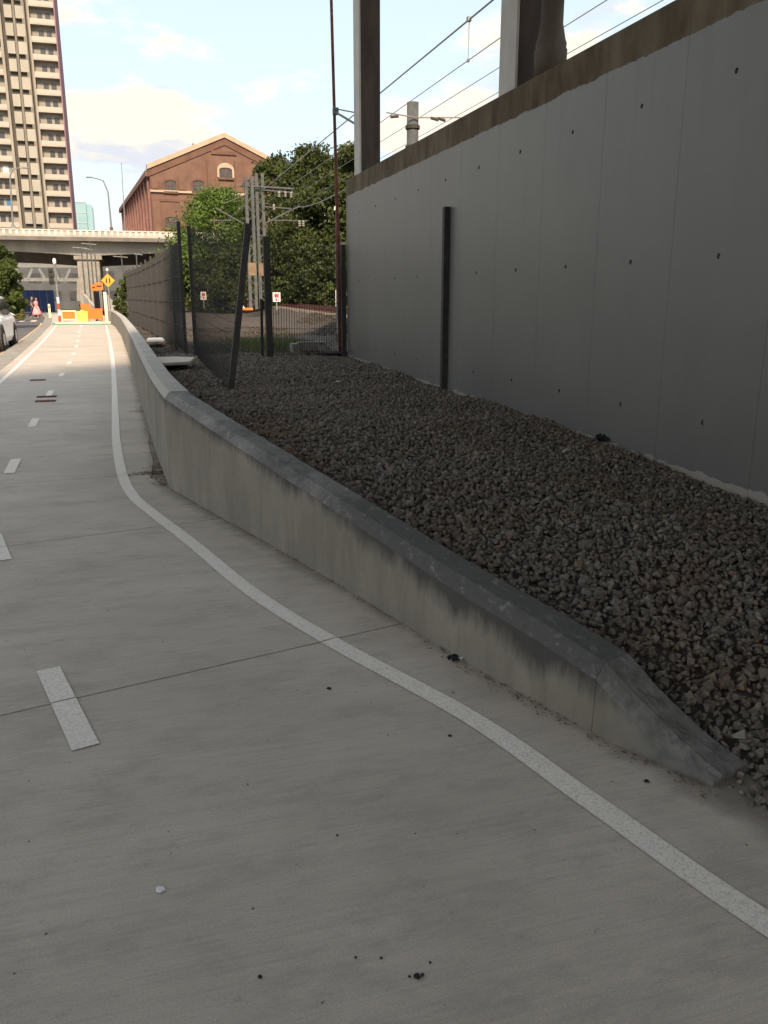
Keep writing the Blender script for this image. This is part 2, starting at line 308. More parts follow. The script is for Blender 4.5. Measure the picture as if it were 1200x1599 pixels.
m_stone = stone_mat('ballast_stone', True); m_stone_o = stone_mat('ballast_stone_single', False); m_stone_r = stone_mat('shaded_rail_stone', True, 0.42)  # rail copy darkened: trackside shade put into the colour

# ------------------------------------------------------------------ object helpers
def tag(o, label=None, cat=None, group=None, kind=None):
    if label: o['label'] = label
    if cat: o['category'] = cat
    if group: o['group'] = group
    if kind: o['kind'] = kind
    return o
def link(name, me, material=None, parent=None, smooth=False):
    o = bpy.data.objects.new(name, me); COL.objects.link(o)
    if material is not None and len(me.materials) == 0: me.materials.append(material)
    if parent is not None: o.parent = parent
    if smooth:
        me.polygons.foreach_set('use_smooth', [True] * len(me.polygons))
    return o
def empty(name, loc=(0, 0, 0), rz=0.0):
    o = bpy.data.objects.new(name, None); COL.objects.link(o); o.location = loc; o.rotation_euler = (0, 0, rz); o.empty_display_size = 0.2
    return o
class MB:
    def __init__(s): s.v = []; s.f = []
    def add(s, vs, fs):
        k = len(s.v); s.v += [tuple(v) for v in vs]; s.f += [tuple(i + k for i in f) for f in fs]; return s
    def box(s, x0, x1, y0, y1, z0, z1):
        return s.add([(x0, y0, z0), (x1, y0, z0), (x1, y1, z0), (x0, y1, z0), (x0, y0, z1), (x1, y0, z1), (x1, y1, z1), (x0, y1, z1)],
                     [(3, 2, 1, 0), (4, 5, 6, 7), (0, 1, 5, 4), (1, 2, 6, 5), (2, 3, 7, 6), (3, 0, 4, 7)])
    def prism(s, pts, lo, hi, axis='z'):
        """polygon pts (2-D) extruded along axis; x: pts=(y,z), y: pts=(x,z), z: pts=(x,y)"""
        mk = {'z': lambda p, h: (p[0], p[1], h), 'y': lambda p, h: (p[0], h, p[1]), 'x': lambda p, h: (h, p[0], p[1])}[axis]
        n_ = len(pts)
        return s.add([mk(p, lo) for p in pts] + [mk(p, hi) for p in pts],
                     [tuple(range(n_ - 1, -1, -1)), tuple(range(n_, 2 * n_))] + [(i, (i + 1) % n_, (i + 1) % n_ + n_, i + n_) for i in range(n_)])
    def tube(s, pts, rad, n_=8, caps=True):
        pts = [Vector(p) for p in pts]; m = len(pts); rad = rad if isinstance(rad, (list, tuple)) else [rad] * m
        k = len(s.v); ref = None
        for i, p in enumerate(pts):
            d = (pts[min(i + 1, m - 1)] - pts[max(i - 1, 0)]).normalized()
            if ref is None: ref = Vector((1, 0, 0)) if abs(d.x) < 0.9 else Vector((0, 1, 0))
            a = d.cross(ref).normalized(); b = d.cross(a).normalized(); ref = -b if False else ref
            for j in range(n_):
                t = 2 * math.pi * j / n_; s.v.append(tuple(p + (a * math.cos(t) + b * math.sin(t)) * rad[i]))
        for i in range(m - 1):
            for j in range(n_):
                q = (j + 1) % n_; s.f.append((k + i * n_ + j, k + i * n_ + q, k + (i + 1) * n_ + q, k + (i + 1) * n_ + j))
        if caps:
            s.f.append(tuple(k + j for j in range(n_ - 1, -1, -1))); s.f.append(tuple(k + (m - 1) * n_ + j for j in range(n_)))
        return s
    def bar(s, a, b, w, h=None):
        """square bar from a to b"""
        a = Vector(a); b = Vector(b); h = h or w; d = (b - a).normalized(); up = Vector((0, 0, 1)) if abs(d.z) < 0.95 else Vector((0, 1, 0))
        x = d.cross(up).normalized() * (w / 2); y = x.cross(d).normalized() * (h / 2)
        vs = [p + sx * x + sy * y for p in (a, b) for sx, sy in ((-1, -1), (1, -1), (1, 1), (-1, 1))]
        return s.add(vs, [(3, 2, 1, 0), (4, 5, 6, 7), (0, 1, 5, 4), (1, 2, 6, 5), (2, 3, 7, 6), (3, 0, 4, 7)])
    def lathe(s, prof, n_=16, cx=0, cy=0):
        k = len(s.v); m = len(prof)
        for r, z in prof:
            for j in range(n_):
                t = 2 * math.pi * j / n_; s.v.append((cx + r * math.cos(t), cy + r * math.sin(t), z))
        for i in range(m - 1):
            for j in range(n_):
                q = (j + 1) % n_; s.f.append((k + i * n_ + j, k + i * n_ + q, k + (i + 1) * n_ + q, k + (i + 1) * n_ + j))
        s.f.append(tuple(k + j for j in range(n_ - 1, -1, -1))); s.f.append(tuple(k + (m - 1) * n_ + j for j in range(n_)))
        return s
    def mesh(s, name='mesh'):
        me = bpy.data.meshes.new(name); me.from_pydata(s.v, [], s.f); me.update(); return me
    def build(s, name, material, parent=None, smooth=False, bevel=0.0, fix=True):
        me = s.mesh(name)
        if fix or bevel:
            bm = bmesh.new(); bm.from_mesh(me)
            if bevel: bmesh.ops.bevel(bm, geom=[e for e in bm.edges if len(e.link_faces) == 2 and e.calc_face_angle(0) > 0.5], offset=bevel, segments=2, affect='EDGES')
            bmesh.ops.recalc_face_normals(bm, faces=bm.faces); bm.to_mesh(me); bm.free()
        return link(name, me, material, parent, smooth)
def lerp_tab(tab, y):
    ys = [t[0] for t in tab]; return float(np.interp(y, ys, [t[1] for t in tab]))
def catmull(pts, step=0.15):
    P = [Vector(p) for p in pts]; P = [P[0] * 2 - P[1]] + P + [P[-1] * 2 - P[-2]]; out = []
    for i in range(1, len(P) - 2):
        n_ = max(2, int((P[i + 1] - P[i]).length / step))
        for j in range(n_):
            t = j / n_; a, b, c_, d = P[i - 1:i + 3]
            out.append(0.5 * ((2 * b) + (c_ - a) * t + (2 * a - 5 * b + 4 * c_ - d) * t * t + (3 * b - a - 3 * c_ + d) * t ** 3))
    out.append(P[-2]); return out

# ================================================================== SETTING
# far ground
gm = MB(); gm.add([(-2500, -300, -0.42), (2500, -300, -0.42), (2500, 4500, -0.42), (-2500, 4500, -0.42)], [(0, 1, 2, 3)])
tag(gm.build('ground', m_ground), kind='structure')

# path boundaries
XL = [(-12, -2.25), (0, -2.35), (10, -2.55), (17.6, -2.86), (24.3, -3.16), (35, -3.70), (52.6, -4.75), (60, -5.3), (75, -6.6), (100, -9.5)]
XR = [(-12, 3.9), (1.2, 3.2), (1.9, 2.05), (2.06, 1.80), (3.33, 1.40), (4.62, 1.07), (6.28, 0.57), (7.23, 0.30), (7.91, 0.25), (12.6, 0.13), (17.8, 0.02), (25.4, -0.18), (37.2, -0.50), (49.4, -1.0), (55.5, -1.42), (75, -2.3), (100, -4.2)]
JOINTS = [(-9.6, 0.26), (-5.2, 0.26), (-0.95, 0.26), (3.43, 0.257), (5.96, 0.23), (7.90, 0.09), (12.45, 0.0), (17.2, -0.02), (22.0, -0.03), (27.0, -0.04), (32, -0.05), (37, -0.06), (42, -0.07), (47, -0.07), (52.5, -0.07), (58, -0.07), (64, -0.08), (72, -0.08), (82, -0.08), (98, -0.08)]
def joint_hit(j, tab):
    y = j[0]
    for _ in range(12): y = j[0] + j[1] * lerp_tab(tab, y)
    return y
pb = MB()
ys = list(np.linspace(-12, 100, 90))
pb.add([(lerp_tab(XL, y) - 0.01, y, -0.03) for y in ys] + [(lerp_tab(XR, y) + 0.1, y, -0.03) for y in ys], [(i, 90 + i, 91 + i, i + 1) for i in range(89)])
path = tag(pb.build('path', m_joint), kind='structure')
for a, b in zip(JOINTS[:-1], JOINTS[1:]):
    g = 0.006
    l0, l1 = joint_hit(a, XL) + g, joint_hit(b, XL) - g; r0, r1 = joint_hit(a, XR) + g, joint_hit(b, XR) - g
    tl = sorted(set([l0 + (l1 - l0) * i / 8 for i in range(9)]))
    L = [(lerp_tab(XL, y), y) for y in tl]; tr_ = [r0 + (r1 - r0) * i / 8 for i in range(9)]
    Rr = [(lerp_tab(XR, y), y) for y in tr_]
    s = MB(); n_ = 9
    s.add([(x, y, 0) for x, y in L] + [(x, y, 0) for x, y in Rr] + [(x, y, -0.09) for x, y in L] + [(x, y, -0.09) for x, y in Rr],
          [(i, n_ + i, n_ + i + 1, i + 1) for i in range(n_ - 1)] +
          [(0, 2 * n_, 3 * n_, n_), (n_ - 1, 2 * n_ - 1, 4 * n_ - 1, 3 * n_ - 1)] +
          [(i, i + 1, 2 * n_ + i + 1, 2 * n_ + i) for i in range(n_ - 1)] + [(n_ + i + 1, n_ + i, 3 * n_ + i, 3 * n_ + i + 1) for i in range(n_ - 1)])
    s.build('slab', m_path, path)

def ribbon(pts, w, z, name, material, parent=None, cuts=True):
    pts = [Vector((p[0], p[1])) for p in pts]; segs = []; cur = [pts[0]]
    for p, q in zip(pts[:-1], pts[1:]):
        hit = None
        if cuts:
            for j in JOINTS:
                fa = p.y - j[0] - j[1] * p.x; fb = q.y - j[0] - j[1] * q.x
                if fa * fb < 0: hit = fa / (fa - fb)
        if hit is not None:
            d = (q - p).normalized() * 0.004; x = p.lerp(q, hit); cur.append(x - d); segs.append(cur); cur = [x + d]
        cur.append(q)
    segs.append(cur); mb = MB()
    for sg in segs:
        k = []; m = len(sg)
        for i, p in enumerate(sg):
            d = (sg[min(i + 1, m - 1)] - sg[max(i - 1, 0)])
            if d.length < 1e-6: d = Vector((0, 1))
            d.normalize(); nrm = Vector((-d.y, d.x)) * (w / 2)
            k += [(p.x + nrm.x, p.y + nrm.y, z), (p.x - nrm.x, p.y - nrm.y, z)]
        mb.add(k, [(2 * i, 2 * i + 1, 2 * i + 3, 2 * i + 2) for i in range(m - 1)])
    return mb.build(name, material, parent)
right_line = [(2.05, -0.2), (1.75, 0.75), (1.485, 1.48), (1.32, 2.1), (1.15, 2.74), (0.80, 3.59), (0.52, 4.40), (0.265, 5.45), (0.03, 6.35), (-0.12, 7.0), (-0.22, 7.96), (-0.305, 9.82), (-0.36, 12.0), (-0.47, 16.6), (-0.66, 23.6), (-1.02, 34.5), (-1.65, 51.8)]
tag(ribbon(catmull([(x, y, 0) for x, y in right_line], 0.12), 0.092, 0.004, 'edge_line', m_line), kind='structure')
left_line = [(-2.02, -6), (-2.1, 0), (-2.25, 8), (-2.6, 17.6), (-2.9, 24.3), (-3.43, 35.2), (-4.43, 52.6)]
tag(ribbon(catmull([(x, y, 0) for x, y in left_line], 0.4), 0.09, 0.004, 'edge_line', m_line), kind='structure')
for (a, b) in [((-0.285, 2.92), (-0.48, 3.665)), ((-0.90, 5.42), (-1.045, 6.06)), ((-1.235, 8.27), (-1.265, 9.02)), ((-1.36, 11.3), (-1.39, 12.1)), ((-1.48, 14.9), (-1.51, 15.7)), ((-1.57, 18.5), (-1.60, 19.4)),
               ((-1.65, 21.9), (-1.68, 22.8)), ((-1.76, 25.4), (-1.80, 26.3)), ((-1.92, 29.4), (-1.97, 30.4)), ((-2.1, 33.2), (-2.16, 34.2)), ((-2.29, 37.2), (-2.35, 38.2)), ((-2.5, 41.2), (-2.56, 42.2)), ((-2.7, 45.2), (-2.76, 46.4)), ((-2.88, 49.0), (-3.0, 52.0)), ((0.02, 0.3), (-0.1, 1.0))]:
    tag(ribbon([a, b], 0.098, 0.0042, 'lane_dash', m_line), kind='structure')
# green painted strip
gs = MB(); y0, y1 = 53.0, 57.2
gs.add([(-4.72, y0, 0.004), (-1.15, y0, 0.004), (-1.48, y1, 0.004), (-5.05, y1, 0.004)], [(0, 1, 2, 3)])
tag(gs.build('green_strip', m_green), kind='structure')

# road with kerb
def road_right(y): return lerp_tab(XL, y) - lerp_tab([(-12, 0.62), (27, 0.60), (60, 0.56), (100, 0.5)], y)
rd = MB(); ys = list(np.linspace(-40, 130, 120)); rl = [(road_right(y), y) for y in ys]
W = 7.4
rd.add([(x - W, y, -0.13) for x, y in rl] + [(x, y, -0.13) for x, y in rl], [(i, 120 + i, 121 + i, i + 1) for i in range(119)])
tag(rd.build('road', m_asph), kind='structure')
ks = MB()
for i, (y_a, y_b) in enumerate(zip(np.arange(-12, 98, 2.0), np.arange(-10, 100, 2.0))):
    xa, xb = road_right(y_a), road_right(y_b)
    ea, eb = lerp_tab(XL, y_a) - 0.012, lerp_tab(XL, y_b) - 0.012
    k = MB(); g = 0.004
    k.add([(xa, y_a + g, -0.3), (ea, y_a + g, -0.3), (ea, y_a + g, -0.004), (xa + 0.05, y_a + g, -0.01), (xa, y_a + g, -0.05),
           (xb, y_b - g, -0.3), (eb, y_b - g, -0.3), (eb, y_b - g, -0.004), (xb + 0.05, y_b - g, -0.01), (xb, y_b - g, -0.05)],
          [(0, 1, 2, 3, 4), (9, 8, 7, 6, 5)] + [(j, 5 + j, 5 + (j + 1) % 5, (j + 1) % 5) for j in range(5)])
    if i == 0: kerb_root = tag(k.build('kerb', m_kerb), kind='structure')
    else: k.build('kerb_stone', m_kerb, kerb_root)
tag(ribbon([(road_right(y) - 0.10, y) for y in np.linspace(-10, 62, 80)], 0.13, -0.126, 'road_edge_line', m_orange_line, cuts=False), kind='structure')
for i in range(9):
    x = road_right(67) - 0.5 - i * 0.78
    c_ = MB(); c_.add([(x - 0.38, 66.2, -0.1255), (x, 66.2, -0.1255), (x - 0.15, 69.0, -0.1255), (x - 0.53, 69.0, -0.1255)], [(0, 1, 2, 3)])
    tag(c_.build('crossing_stripe', m_line), kind='structure')
# far verge and kerb on the other side of the road
vg = MB(); yv_ = list(np.linspace(-40, 130, 60)); vl = [(road_right(y) - W, y) for y in yv_]
vg.add([(x - 30, y, 0.35) for x, y in vl] + [(x - 1.6, y, 0.12) for x, y in vl] + [(x - 0.15, y, 0.0) for x, y in vl] + [(x, y, -0.02) for x, y in vl] + [(x, y, -0.4) for x, y in vl],
       [(r_ * 60 + i, (r_ + 1) * 60 + i, (r_ + 1) * 60 + i + 1, r_ * 60 + i + 1) for r_ in range(4) for i in range(59)])
tag(vg.build('verge', m_ground), kind='structure')

# ------------------------------------------------------------------ low parapet wall
base_f = [(2.06, 1.75), (2.39, 1.585), (2.70, 1.48), (3.06, 1.365), (3.33, 1.285), (3.76, 1.18), (4.62, 0.95), (5.48, 0.70), (6.28, 0.455), (7.23, 0.18)]
top_z = [(2.06, 0.03), (2.2, 0.10), (2.39, 0.215), (2.52, 0.285), (2.89, 0.335), (3.69, 0.405), (4.98, 0.545), (6.2, 0.70), (7.23, 0.83)]
far_f = [(7.23, 0.18), (7.91, 0.15), (9.28, 0.10), (12.6, 0.02), (17.8, -0.09), (25.4, -0.28), (37.2, -0.61), (49.4, -1.11), (55.5, -1.50), (60, -1.70)]
wroot = empty('parapet_wall', (1.0, 4.6, 0))
tag(wroot, 'low stained concrete parapet wall running beside the path and kinking at a corner', 'wall')
inv = Matrix.Translation((-1.0, -4.6, 0))
def wall_seg(ya, yb, tab, ztab, bodym, copem, n_=6, th=0.20):
    ysg = np.linspace(ya, yb, n_ + 1); secs = []; cops = []
    for i, y in enumerate(ysg):
        x = lerp_tab(tab, y); z = lerp_tab(ztab, y)
        d = Vector((lerp_tab(tab, y + 0.05) - lerp_tab(tab, y - 0.05), 0.1)).normalized(); nr = Vector((-d.y, d.x)) * -1.0   # to the right
        off = 0.0012 if i == 0 else (-0.0012 if i == n_ else 0)
        p = Vector((x, y)) + d * off
        ch = min(0.06, z * 0.4)
        def at(o, zz): q = p + nr * o; return (q.x - 1.0, q.y - 4.6, zz)
        secs.append([at(0, -0.12), at(0.012, z - ch), at(th - 0.0, z - ch), at(th + 0.02, -0.12)])
        cops.append([at(0.009, z - ch), at(0.042, z - 0.012), at(0.055, z), at(th - 0.012, z), at(th, z - 0.012), at(th, z - ch)])
    for secs_, nm, mt in ((secs, 'wall_segment', bodym), (cops, 'coping', copem)):
        m = len(secs_[0]); mb = MB(); mb.v = [v for s_ in secs_ for v in s_]
        for i in range(n_):
            for j in range(m): mb.f.append((i * m + j, i * m + (j + 1) % m, (i + 1) * m + (j + 1) % m, (i + 1) * m + j))
        mb.f.append(tuple(range(m))); mb.f.append(tuple(n_ * m + j for j in range(m - 1, -1, -1)))
        mb.build(nm, mt, wroot)
for ya, yb in ((2.06, 2.50), (2.50, 4.96), (4.96, 7.23)):
    wall_seg(ya, yb, base_f, top_z, m_low, m_mortar if ya < 2.4 else m_cope, 10)
fz = [(7.23, 0.83), (9, 0.81), (60, 0.80)]
fy = [7.23, 9.6, 12.0, 14.4, 17.0, 20, 23, 26, 30, 34, 38, 42, 46, 50, 55, 60]
for i, (ya, yb) in enumerate(zip(fy[:-1], fy[1:])):
    wall_seg(ya, yb, far_f, fz, m_low, m_copef, 3, 0.22)
# ------------------------------------------------------------------ big retaining wall
WX = 4.2; WT = 3.83
bw = empty('retaining_wall', (WX, 4.0, 0))
tag(bw, 'tall concrete retaining wall painted dull grey with bare brown top edge', 'wall')
def loc(mb): mb.v = [(x - WX, y - 4.0, z_) for x, y, z_ in mb.v]; return mb
loc(MB().box(WX + 0.02, WX + 0.46, -9, 17.06, -0.6, WT - 0.012)).build('wall_core', m_deck, bw)
holes_y = [5.49 + 1.175 * k for k in range(-12, 10)]
hz = [0.647, 1.894, 3.146]
def hole_panel(ya, yb, hc):
    """panel face at X=WX, y from ya to yb with three recessed tie holes at y=hc"""
    mb = MB(); s = 0.07; g = 0.0014; ya += g; yb -= g
    xs = WX
    def quad(y0, y1, z0, z1): mb.add([(xs, y0, z0), (xs, y1, z0), (xs, y1, z1), (xs, y0, z1)], [(0, 1, 2, 3)])
    cs = sorted([z_ for z_ in hz]); cuts = [-0.5]
    quad(ya, hc - s, -0.5, WT); quad(hc + s, yb, -0.5, WT)
    prev = -0.5
    for z_ in cs:
        quad(hc - s, hc + s, prev, z_ - s); prev = z_ + s
        N = 12; ring = []; inn = []; deep = []
        jr = 0.021 + random.uniform(-.002, .003)
        for k in range(N):
            t = 2 * math.pi * (k + 0.5) / N; cx, cz = math.cos(t), math.sin(t); mx = max(abs(cx), abs(cz))
            ring.append((xs, hc + s * cx / mx, z_ + s * cz / mx)); inn.append((xs, hc + jr * cx, z_ + jr * cz)); deep.append((xs + 0.045, hc + jr * 0.8 * cx, z_ + jr * 0.8 * cz))
        k0 = len(mb.v); mb.v += ring + inn + deep
        for k in range(N):
            q = (k + 1) % N
            mb.f.append((k0 + k, k0 + q, k0 + N + q, k0 + N + k)); mb.f.append((k0 + N + k, k0 + N + q, k0 + 2 * N + q, k0 + 2 * N + k))
        mb.f.append(tuple(k0 + 2 * N + k for k in range(N)))
        # square corners not covered by the ring
        for sy, sz in ((1, 1), (-1, 1), (-1, -1), (1, -1)):
            pts = [(xs, hc + sy * s, z_ + sz * s)]
            near = sorted(ring, key=lambda p: (p[1] - pts[0][1]) ** 2 + (p[2] - pts[0][2]) ** 2)[:2]
            mb.add(pts + near, [(0, 1, 2)])
    quad(hc - s, hc + s, prev, WT)
    # returns into the joints and over the top
    d = 0.022
    mb.add([(xs, ya, -0.5), (xs, ya, WT), (xs + d, ya, WT), (xs + d, ya, -0.5)], [(0, 1, 2, 3)])
    mb.add([(xs, yb, -0.5), (xs, yb, WT), (xs + d, yb, WT), (xs + d, yb, -0.5)], [(0, 1, 2, 3)])
    mb.add([(xs, ya, WT), (xs, yb, WT), (xs + 0.47, yb, WT), (xs + 0.47, ya, WT)], [(0, 1, 2, 3)])
    return loc(mb)
jn = [y - 0.5875 for y in holes_y] + [17.062]
for k, hc in enumerate(holes_y):
    yb = jn[k + 1]
    hole_panel(jn[k], yb, hc).build('wall_panel', m_wall, bw, fix=False)

# ------------------------------------------------------------------ ballast bed between the two walls
def low_back(y):
    if y < 2.06: return lerp_tab([(-9, 3.3), (0, 3.0), (1.0, 2.6), (1.5, 2.18), (1.8, 1.98), (2.06, 1.93)], y)
    return lerp_tab(base_f if y < 7.23 else far_f, y) + 0.20
def grav(x, y):
    xb = low_back(y)
    zl = lerp_tab([(-9, -0.01), (2.0, 0.0), (2.4, 0.07), (2.9, 0.17), (3.7, 0.29), (5, 0.44), (6.2, 0.56), (7.2, 0.66), (9, 0.58), (11, 0.50), (17.5, 0.46)], y)
    zr = lerp_tab([(-9, 0.0), (1.5, 0.02), (3.0, 0.06), (4.7, 0.13), (5.56, 0.20), (6.94, 0.27), (9, 0.30), (11.2, 0.30), (13.6, 0.36), (17.5, 0.39)], y)
    t = min(1, max(0, (x - xb) / max(0.3, WX - xb)))
    hump = 0.05 * math.sin(3.1 * t) * lerp_tab([(1, 0.2), (3, 1), (18, 0.6)], y)
    return zl + (zr - zl) * t + hump + 0.012 * math.sin(x * 5.1 + 1.3 * y) + 0.012 * math.sin(y * 3.7 - x * 2.2)
NX, NY = 24, 110
yy = np.linspace(-8.5, 17.6, NY); gb = MB()
for y in yy:
    xb = low_back(y) - (0.06 if y > 2.06 else 0.0)
    for i in range(NX):
        x = xb + (WX + 0.02 - xb) * i / (NX - 1); gb.v.append((x, y, grav(x, y) - (0.02 if 0 < i else 0.02)))
gb.f = [(j * NX + i, j * NX + i + 1, (j + 1) * NX + i + 1, (j + 1) * NX + i) for j in range(NY - 1) for i in range(NX - 1)]
bed = tag(gb.build('ballast_bed', m_soil), kind='structure')

def rock_mesh(seed):
    rg = np.random.default_rng(seed); bm = bmesh.new()
    sc = np.array([1.0, rg.uniform(0.68, 0.95), rg.uniform(0.5, 0.8)])
    for _ in range(10):
        v = rg.normal(size=3); v /= np.linalg.norm(v); v = np.sign(v) * np.abs(v) ** 0.7; bm.verts.new(v * sc * rg.uniform(0.85, 1.2))
    r = bmesh.ops.convex_hull(bm, input=bm.verts)
    bmesh.ops.delete(bm, geom=[v for v in bm.verts if not v.link_faces], context='VERTS')
    bmesh.ops.triangulate(bm, faces=bm.faces); bmesh.ops.recalc_face_normals(bm, faces=bm.faces)
    me = bpy.data.meshes.new('stone'); bm.to_mesh(me); bm.free(); return me
ROCKS = [rock_mesh(100 + i) for i in range(12)]
RV = []
for me in ROCKS:
    v = np.empty(len(me.vertices) * 3); me.vertices.foreach_get('co', v); f = np.empty(len(me.polygons) * 3, dtype=np.int64); me.polygons.foreach_get('vertices', f)
    RV.append((v.reshape(-1, 3), f.reshape(-1, 3)))
def rot_mats(n_):
    q = RNG.normal(size=(n_, 4)); q /= np.linalg.norm(q, axis=1)[:, None]; w, x, y, z_ = q.T
    return np.stack([np.stack([1 - 2 * (y * y + z_ * z_), 2 * (x * y - z_ * w), 2 * (x * z_ + y * w)], -1),
                     np.stack([2 * (x * y + z_ * w), 1 - 2 * (x * x + z_ * z_), 2 * (y * z_ - x * w)], -1),
                     np.stack([2 * (x * z_ - y * w), 2 * (y * z_ + x * w), 1 - 2 * (x * x + y * y)], -1)], 1)
def np_mesh(name, V, F, tint=None):
    me = bpy.data.meshes.new(name); me.vertices.add(len(V)); me.vertices.foreach_set('co', V.astype(np.float32).ravel())
    k = F.shape[1]; me.loops.add(F.size); me.loops.foreach_set('vertex_index', F.astype(np.int32).ravel())
    me.polygons.add(len(F)); me.polygons.foreach_set('loop_start', np.arange(0, F.size, k, dtype=np.int32))
    me.update(calc_edges=True)
    if tint is not None:
        a = me.attributes.new('tint', 'FLOAT', 'POINT'); a.data.foreach_set('value', tint.astype(np.float32))
    me.validate(); return me
def stones_np(pos, size, name, parent=None, material=None):
    V, F, T = [], [], []; off = 0; Rm = rot_mats(len(pos)); kind = RNG.integers(0, len(RV), len(pos))
    for k, (rv, rf) in enumerate(RV):
        idx = np.where(kind == k)[0]
        if not len(idx): continue
        v = np.einsum('nij,vj->nvi', Rm[idx], rv) * size[idx][:, None, None] + pos[idx][:, None, :]
        n_ = len(idx); nv = len(rv)
        V.append(v.reshape(-1, 3)); F.append((rf[None] + (np.arange(n_) * nv)[:, None, None] + off).reshape(-1, 3)); off += n_ * nv
        T.append(np.repeat(RNG.random(n_), nv))
    o = link(name, np_mesh(name, np.concatenate(V), np.concatenate(F), np.concatenate(T)), material or m_stone, parent)
    o['kind'] = 'stuff'; return o
pts = []
y = 0.9
while y < 17.5:
    st = 0.031 if y < 4 else (0.034 if y < 9 else 0.042)
    x = low_back(y) + 0.02
    while x < WX - 0.01:
        px_, py_ = x + random.uniform(-.018, .018), y + random.uniform(-.018, .018)
        px_ = min(px_, WX - 0.02)
        pts.append((px_, py_, grav(px_, py_), st)); x += st
    y += st
for _ in range(7000):                                              # a looser second layer on top
    y = 1.2 + 16 * random.random() ** 1.6; xb = low_back(y) + 0.05; x = xb + (WX - 0.04 - xb) * random.random()
    pts.append((x, y, grav(x, y) + random.uniform(0.008, 0.022), 0.036))
for _ in range(150):                                                # strays that rolled to the edge of the path
    y = random.uniform(0.9, 2.1); x = low_back(y) + random.uniform(-0.14, 0.05); pts.append((x, y, 0.008, 0.03))
pts = np.array(pts); sz = pts[:, 3] * (0.40 + 0.42 * RNG.random(len(pts)) ** 1.5)
big = RNG.random(len(pts)) < 0.035; sz[big] *= 1.5
pos = pts[:, :3] + np.stack([np.zeros(len(pts)), np.zeros(len(pts)), RNG.uniform(-0.012, 0.010, len(pts))], 1)
# the 300 that show largest: near, in view, on the surface
dirs = pos - np.array([0, 0, CAMH]); dz = dirs @ np.array(_f); ix = 600 + FPX * (dirs @ np.array(_r)) / dz; iy = 799.5 - FPX * (dirs @ np.array(_u)) / dz
vis = (ix > 0) & (ix < 1200) & (iy > 0) & (iy < 1590) & (dz > 0.3)
score = np.where(vis, sz / dz + 0.05 * (pos[:, 2] - pts[:, 2]), -1); top = np.argsort(-score)[:300]
mask = np.ones(len(pos), bool); mask[top] = False
for me in ROCKS:
    me.materials.append(m_stone_o)
for i in top:
    o = link('stone', random.choice(ROCKS), None, bed); o.location = pos[i]; o.scale = (sz[i],) * 3
    o.rotation_euler = (random.uniform(0, 6.3), random.uniform(0, 6.3), random.uniform(0, 6.3))
stones_np(pos[mask], sz[mask], 'loose_stones', bed)

# ------------------------------------------------------------------ railway ground and tracks
def tx(y): return 6.6 if y < 17 else 6.6 + 0.078 * (y - 17) * min(1, (y - 17) / 10)
def rail_h(x, y):
    d = x - (1.2 + 0.0 * y)
    t = min(1, max(0, (x - (tx(y) - 2.3)) / 1.5)); return 0.40 + 0.52 * t * t * (3 - 2 * t)
rg_ = MB(); NXr, NYr = 26, 60
for y in np.linspace(17.2, 150, NYr):
    xb = lerp_tab(far_f + [(75, -2.5), (100, -4.4), (150, -9)], y) + 0.19
    for i in range(NXr):
        t = i / (NXr - 1); x = xb + (tx(y) + 22 - xb) * t ** 1.5
        rg_.v.append((x, y, rail_h(x, y) + 0.03 * math.sin(x * 2 + y * 1.1)))
rg_.f = [(j * NXr + i, j * NXr + i + 1, (j + 1) * NXr + i + 1, (j + 1) * NXr + i) for j in range(NYr - 1) for i in range(NXr - 1)]
railg = tag(rg_.build('railway_bed', m_rail_ground), kind='structure')
rb2 = MB(); rb2.add([(4.66, -9, 0.9), (40, -9, 0.9), (40, 17.22, 0.9), (4.66, 17.22, 0.9)], [(0, 1, 2, 3)])
tag(rb2.build('railway_bed', m_rail_ground), kind='structure')
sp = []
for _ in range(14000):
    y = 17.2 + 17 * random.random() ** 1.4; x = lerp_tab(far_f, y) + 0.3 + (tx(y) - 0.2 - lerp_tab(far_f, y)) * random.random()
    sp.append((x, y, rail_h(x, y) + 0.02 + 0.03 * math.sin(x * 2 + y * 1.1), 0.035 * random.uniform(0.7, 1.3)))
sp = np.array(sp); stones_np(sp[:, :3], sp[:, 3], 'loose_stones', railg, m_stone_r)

def make_track(off, name, label):
    root = empty(name, (tx(17) + off, 17, 0.93)); tag(root, label, 'railway track')
    o0 = Vector((tx(17) + off, 17, 0.93))
    for s in (-1, 1):
        mb = MB(); ysr = list(np.linspace(8, 140, 90)); prof = [(-.07, 0), (.07, 0), (.07, .02), (.012, .035), (.012, .12), (.034, .13), (.034, .165), (-.034, .165), (-.034, .13), (-.012, .12), (-.012, .035), (-.065, .02)]
        m = len(prof)
        for y in ysr:
            for px_, pz_ in prof: mb.v.append((tx(y) + off + s * 0.56 + px_ - o0.x, y - o0.y, pz_ + 0.06))
        for i in range(len(ysr) - 1):
            for j in range(m): mb.f.append((i * m + j, i * m + (j + 1) % m, (i + 1) * m + (j + 1) % m, (i + 1) * m + j))
        mb.build('rail', m_rust, root)
    sl = MB().box(-1.0, 1.0, -.11, .11, -0.06, 0.055); me = sl.mesh('sleeper'); me.materials.append(m_sleeper)
    for k in range(88):
        y = 15 + k * 0.72; o = link('sleeper', me, None, root); o.location = (tx(y) + off - o0.x, y - o0.y, 0)
make_track(0.25, 'railway_track', 'rusty railway track on ballast passing just behind the wire fence')
make_track(4.3, 'railway_track', 'farther rusty railway track in front of the trees')

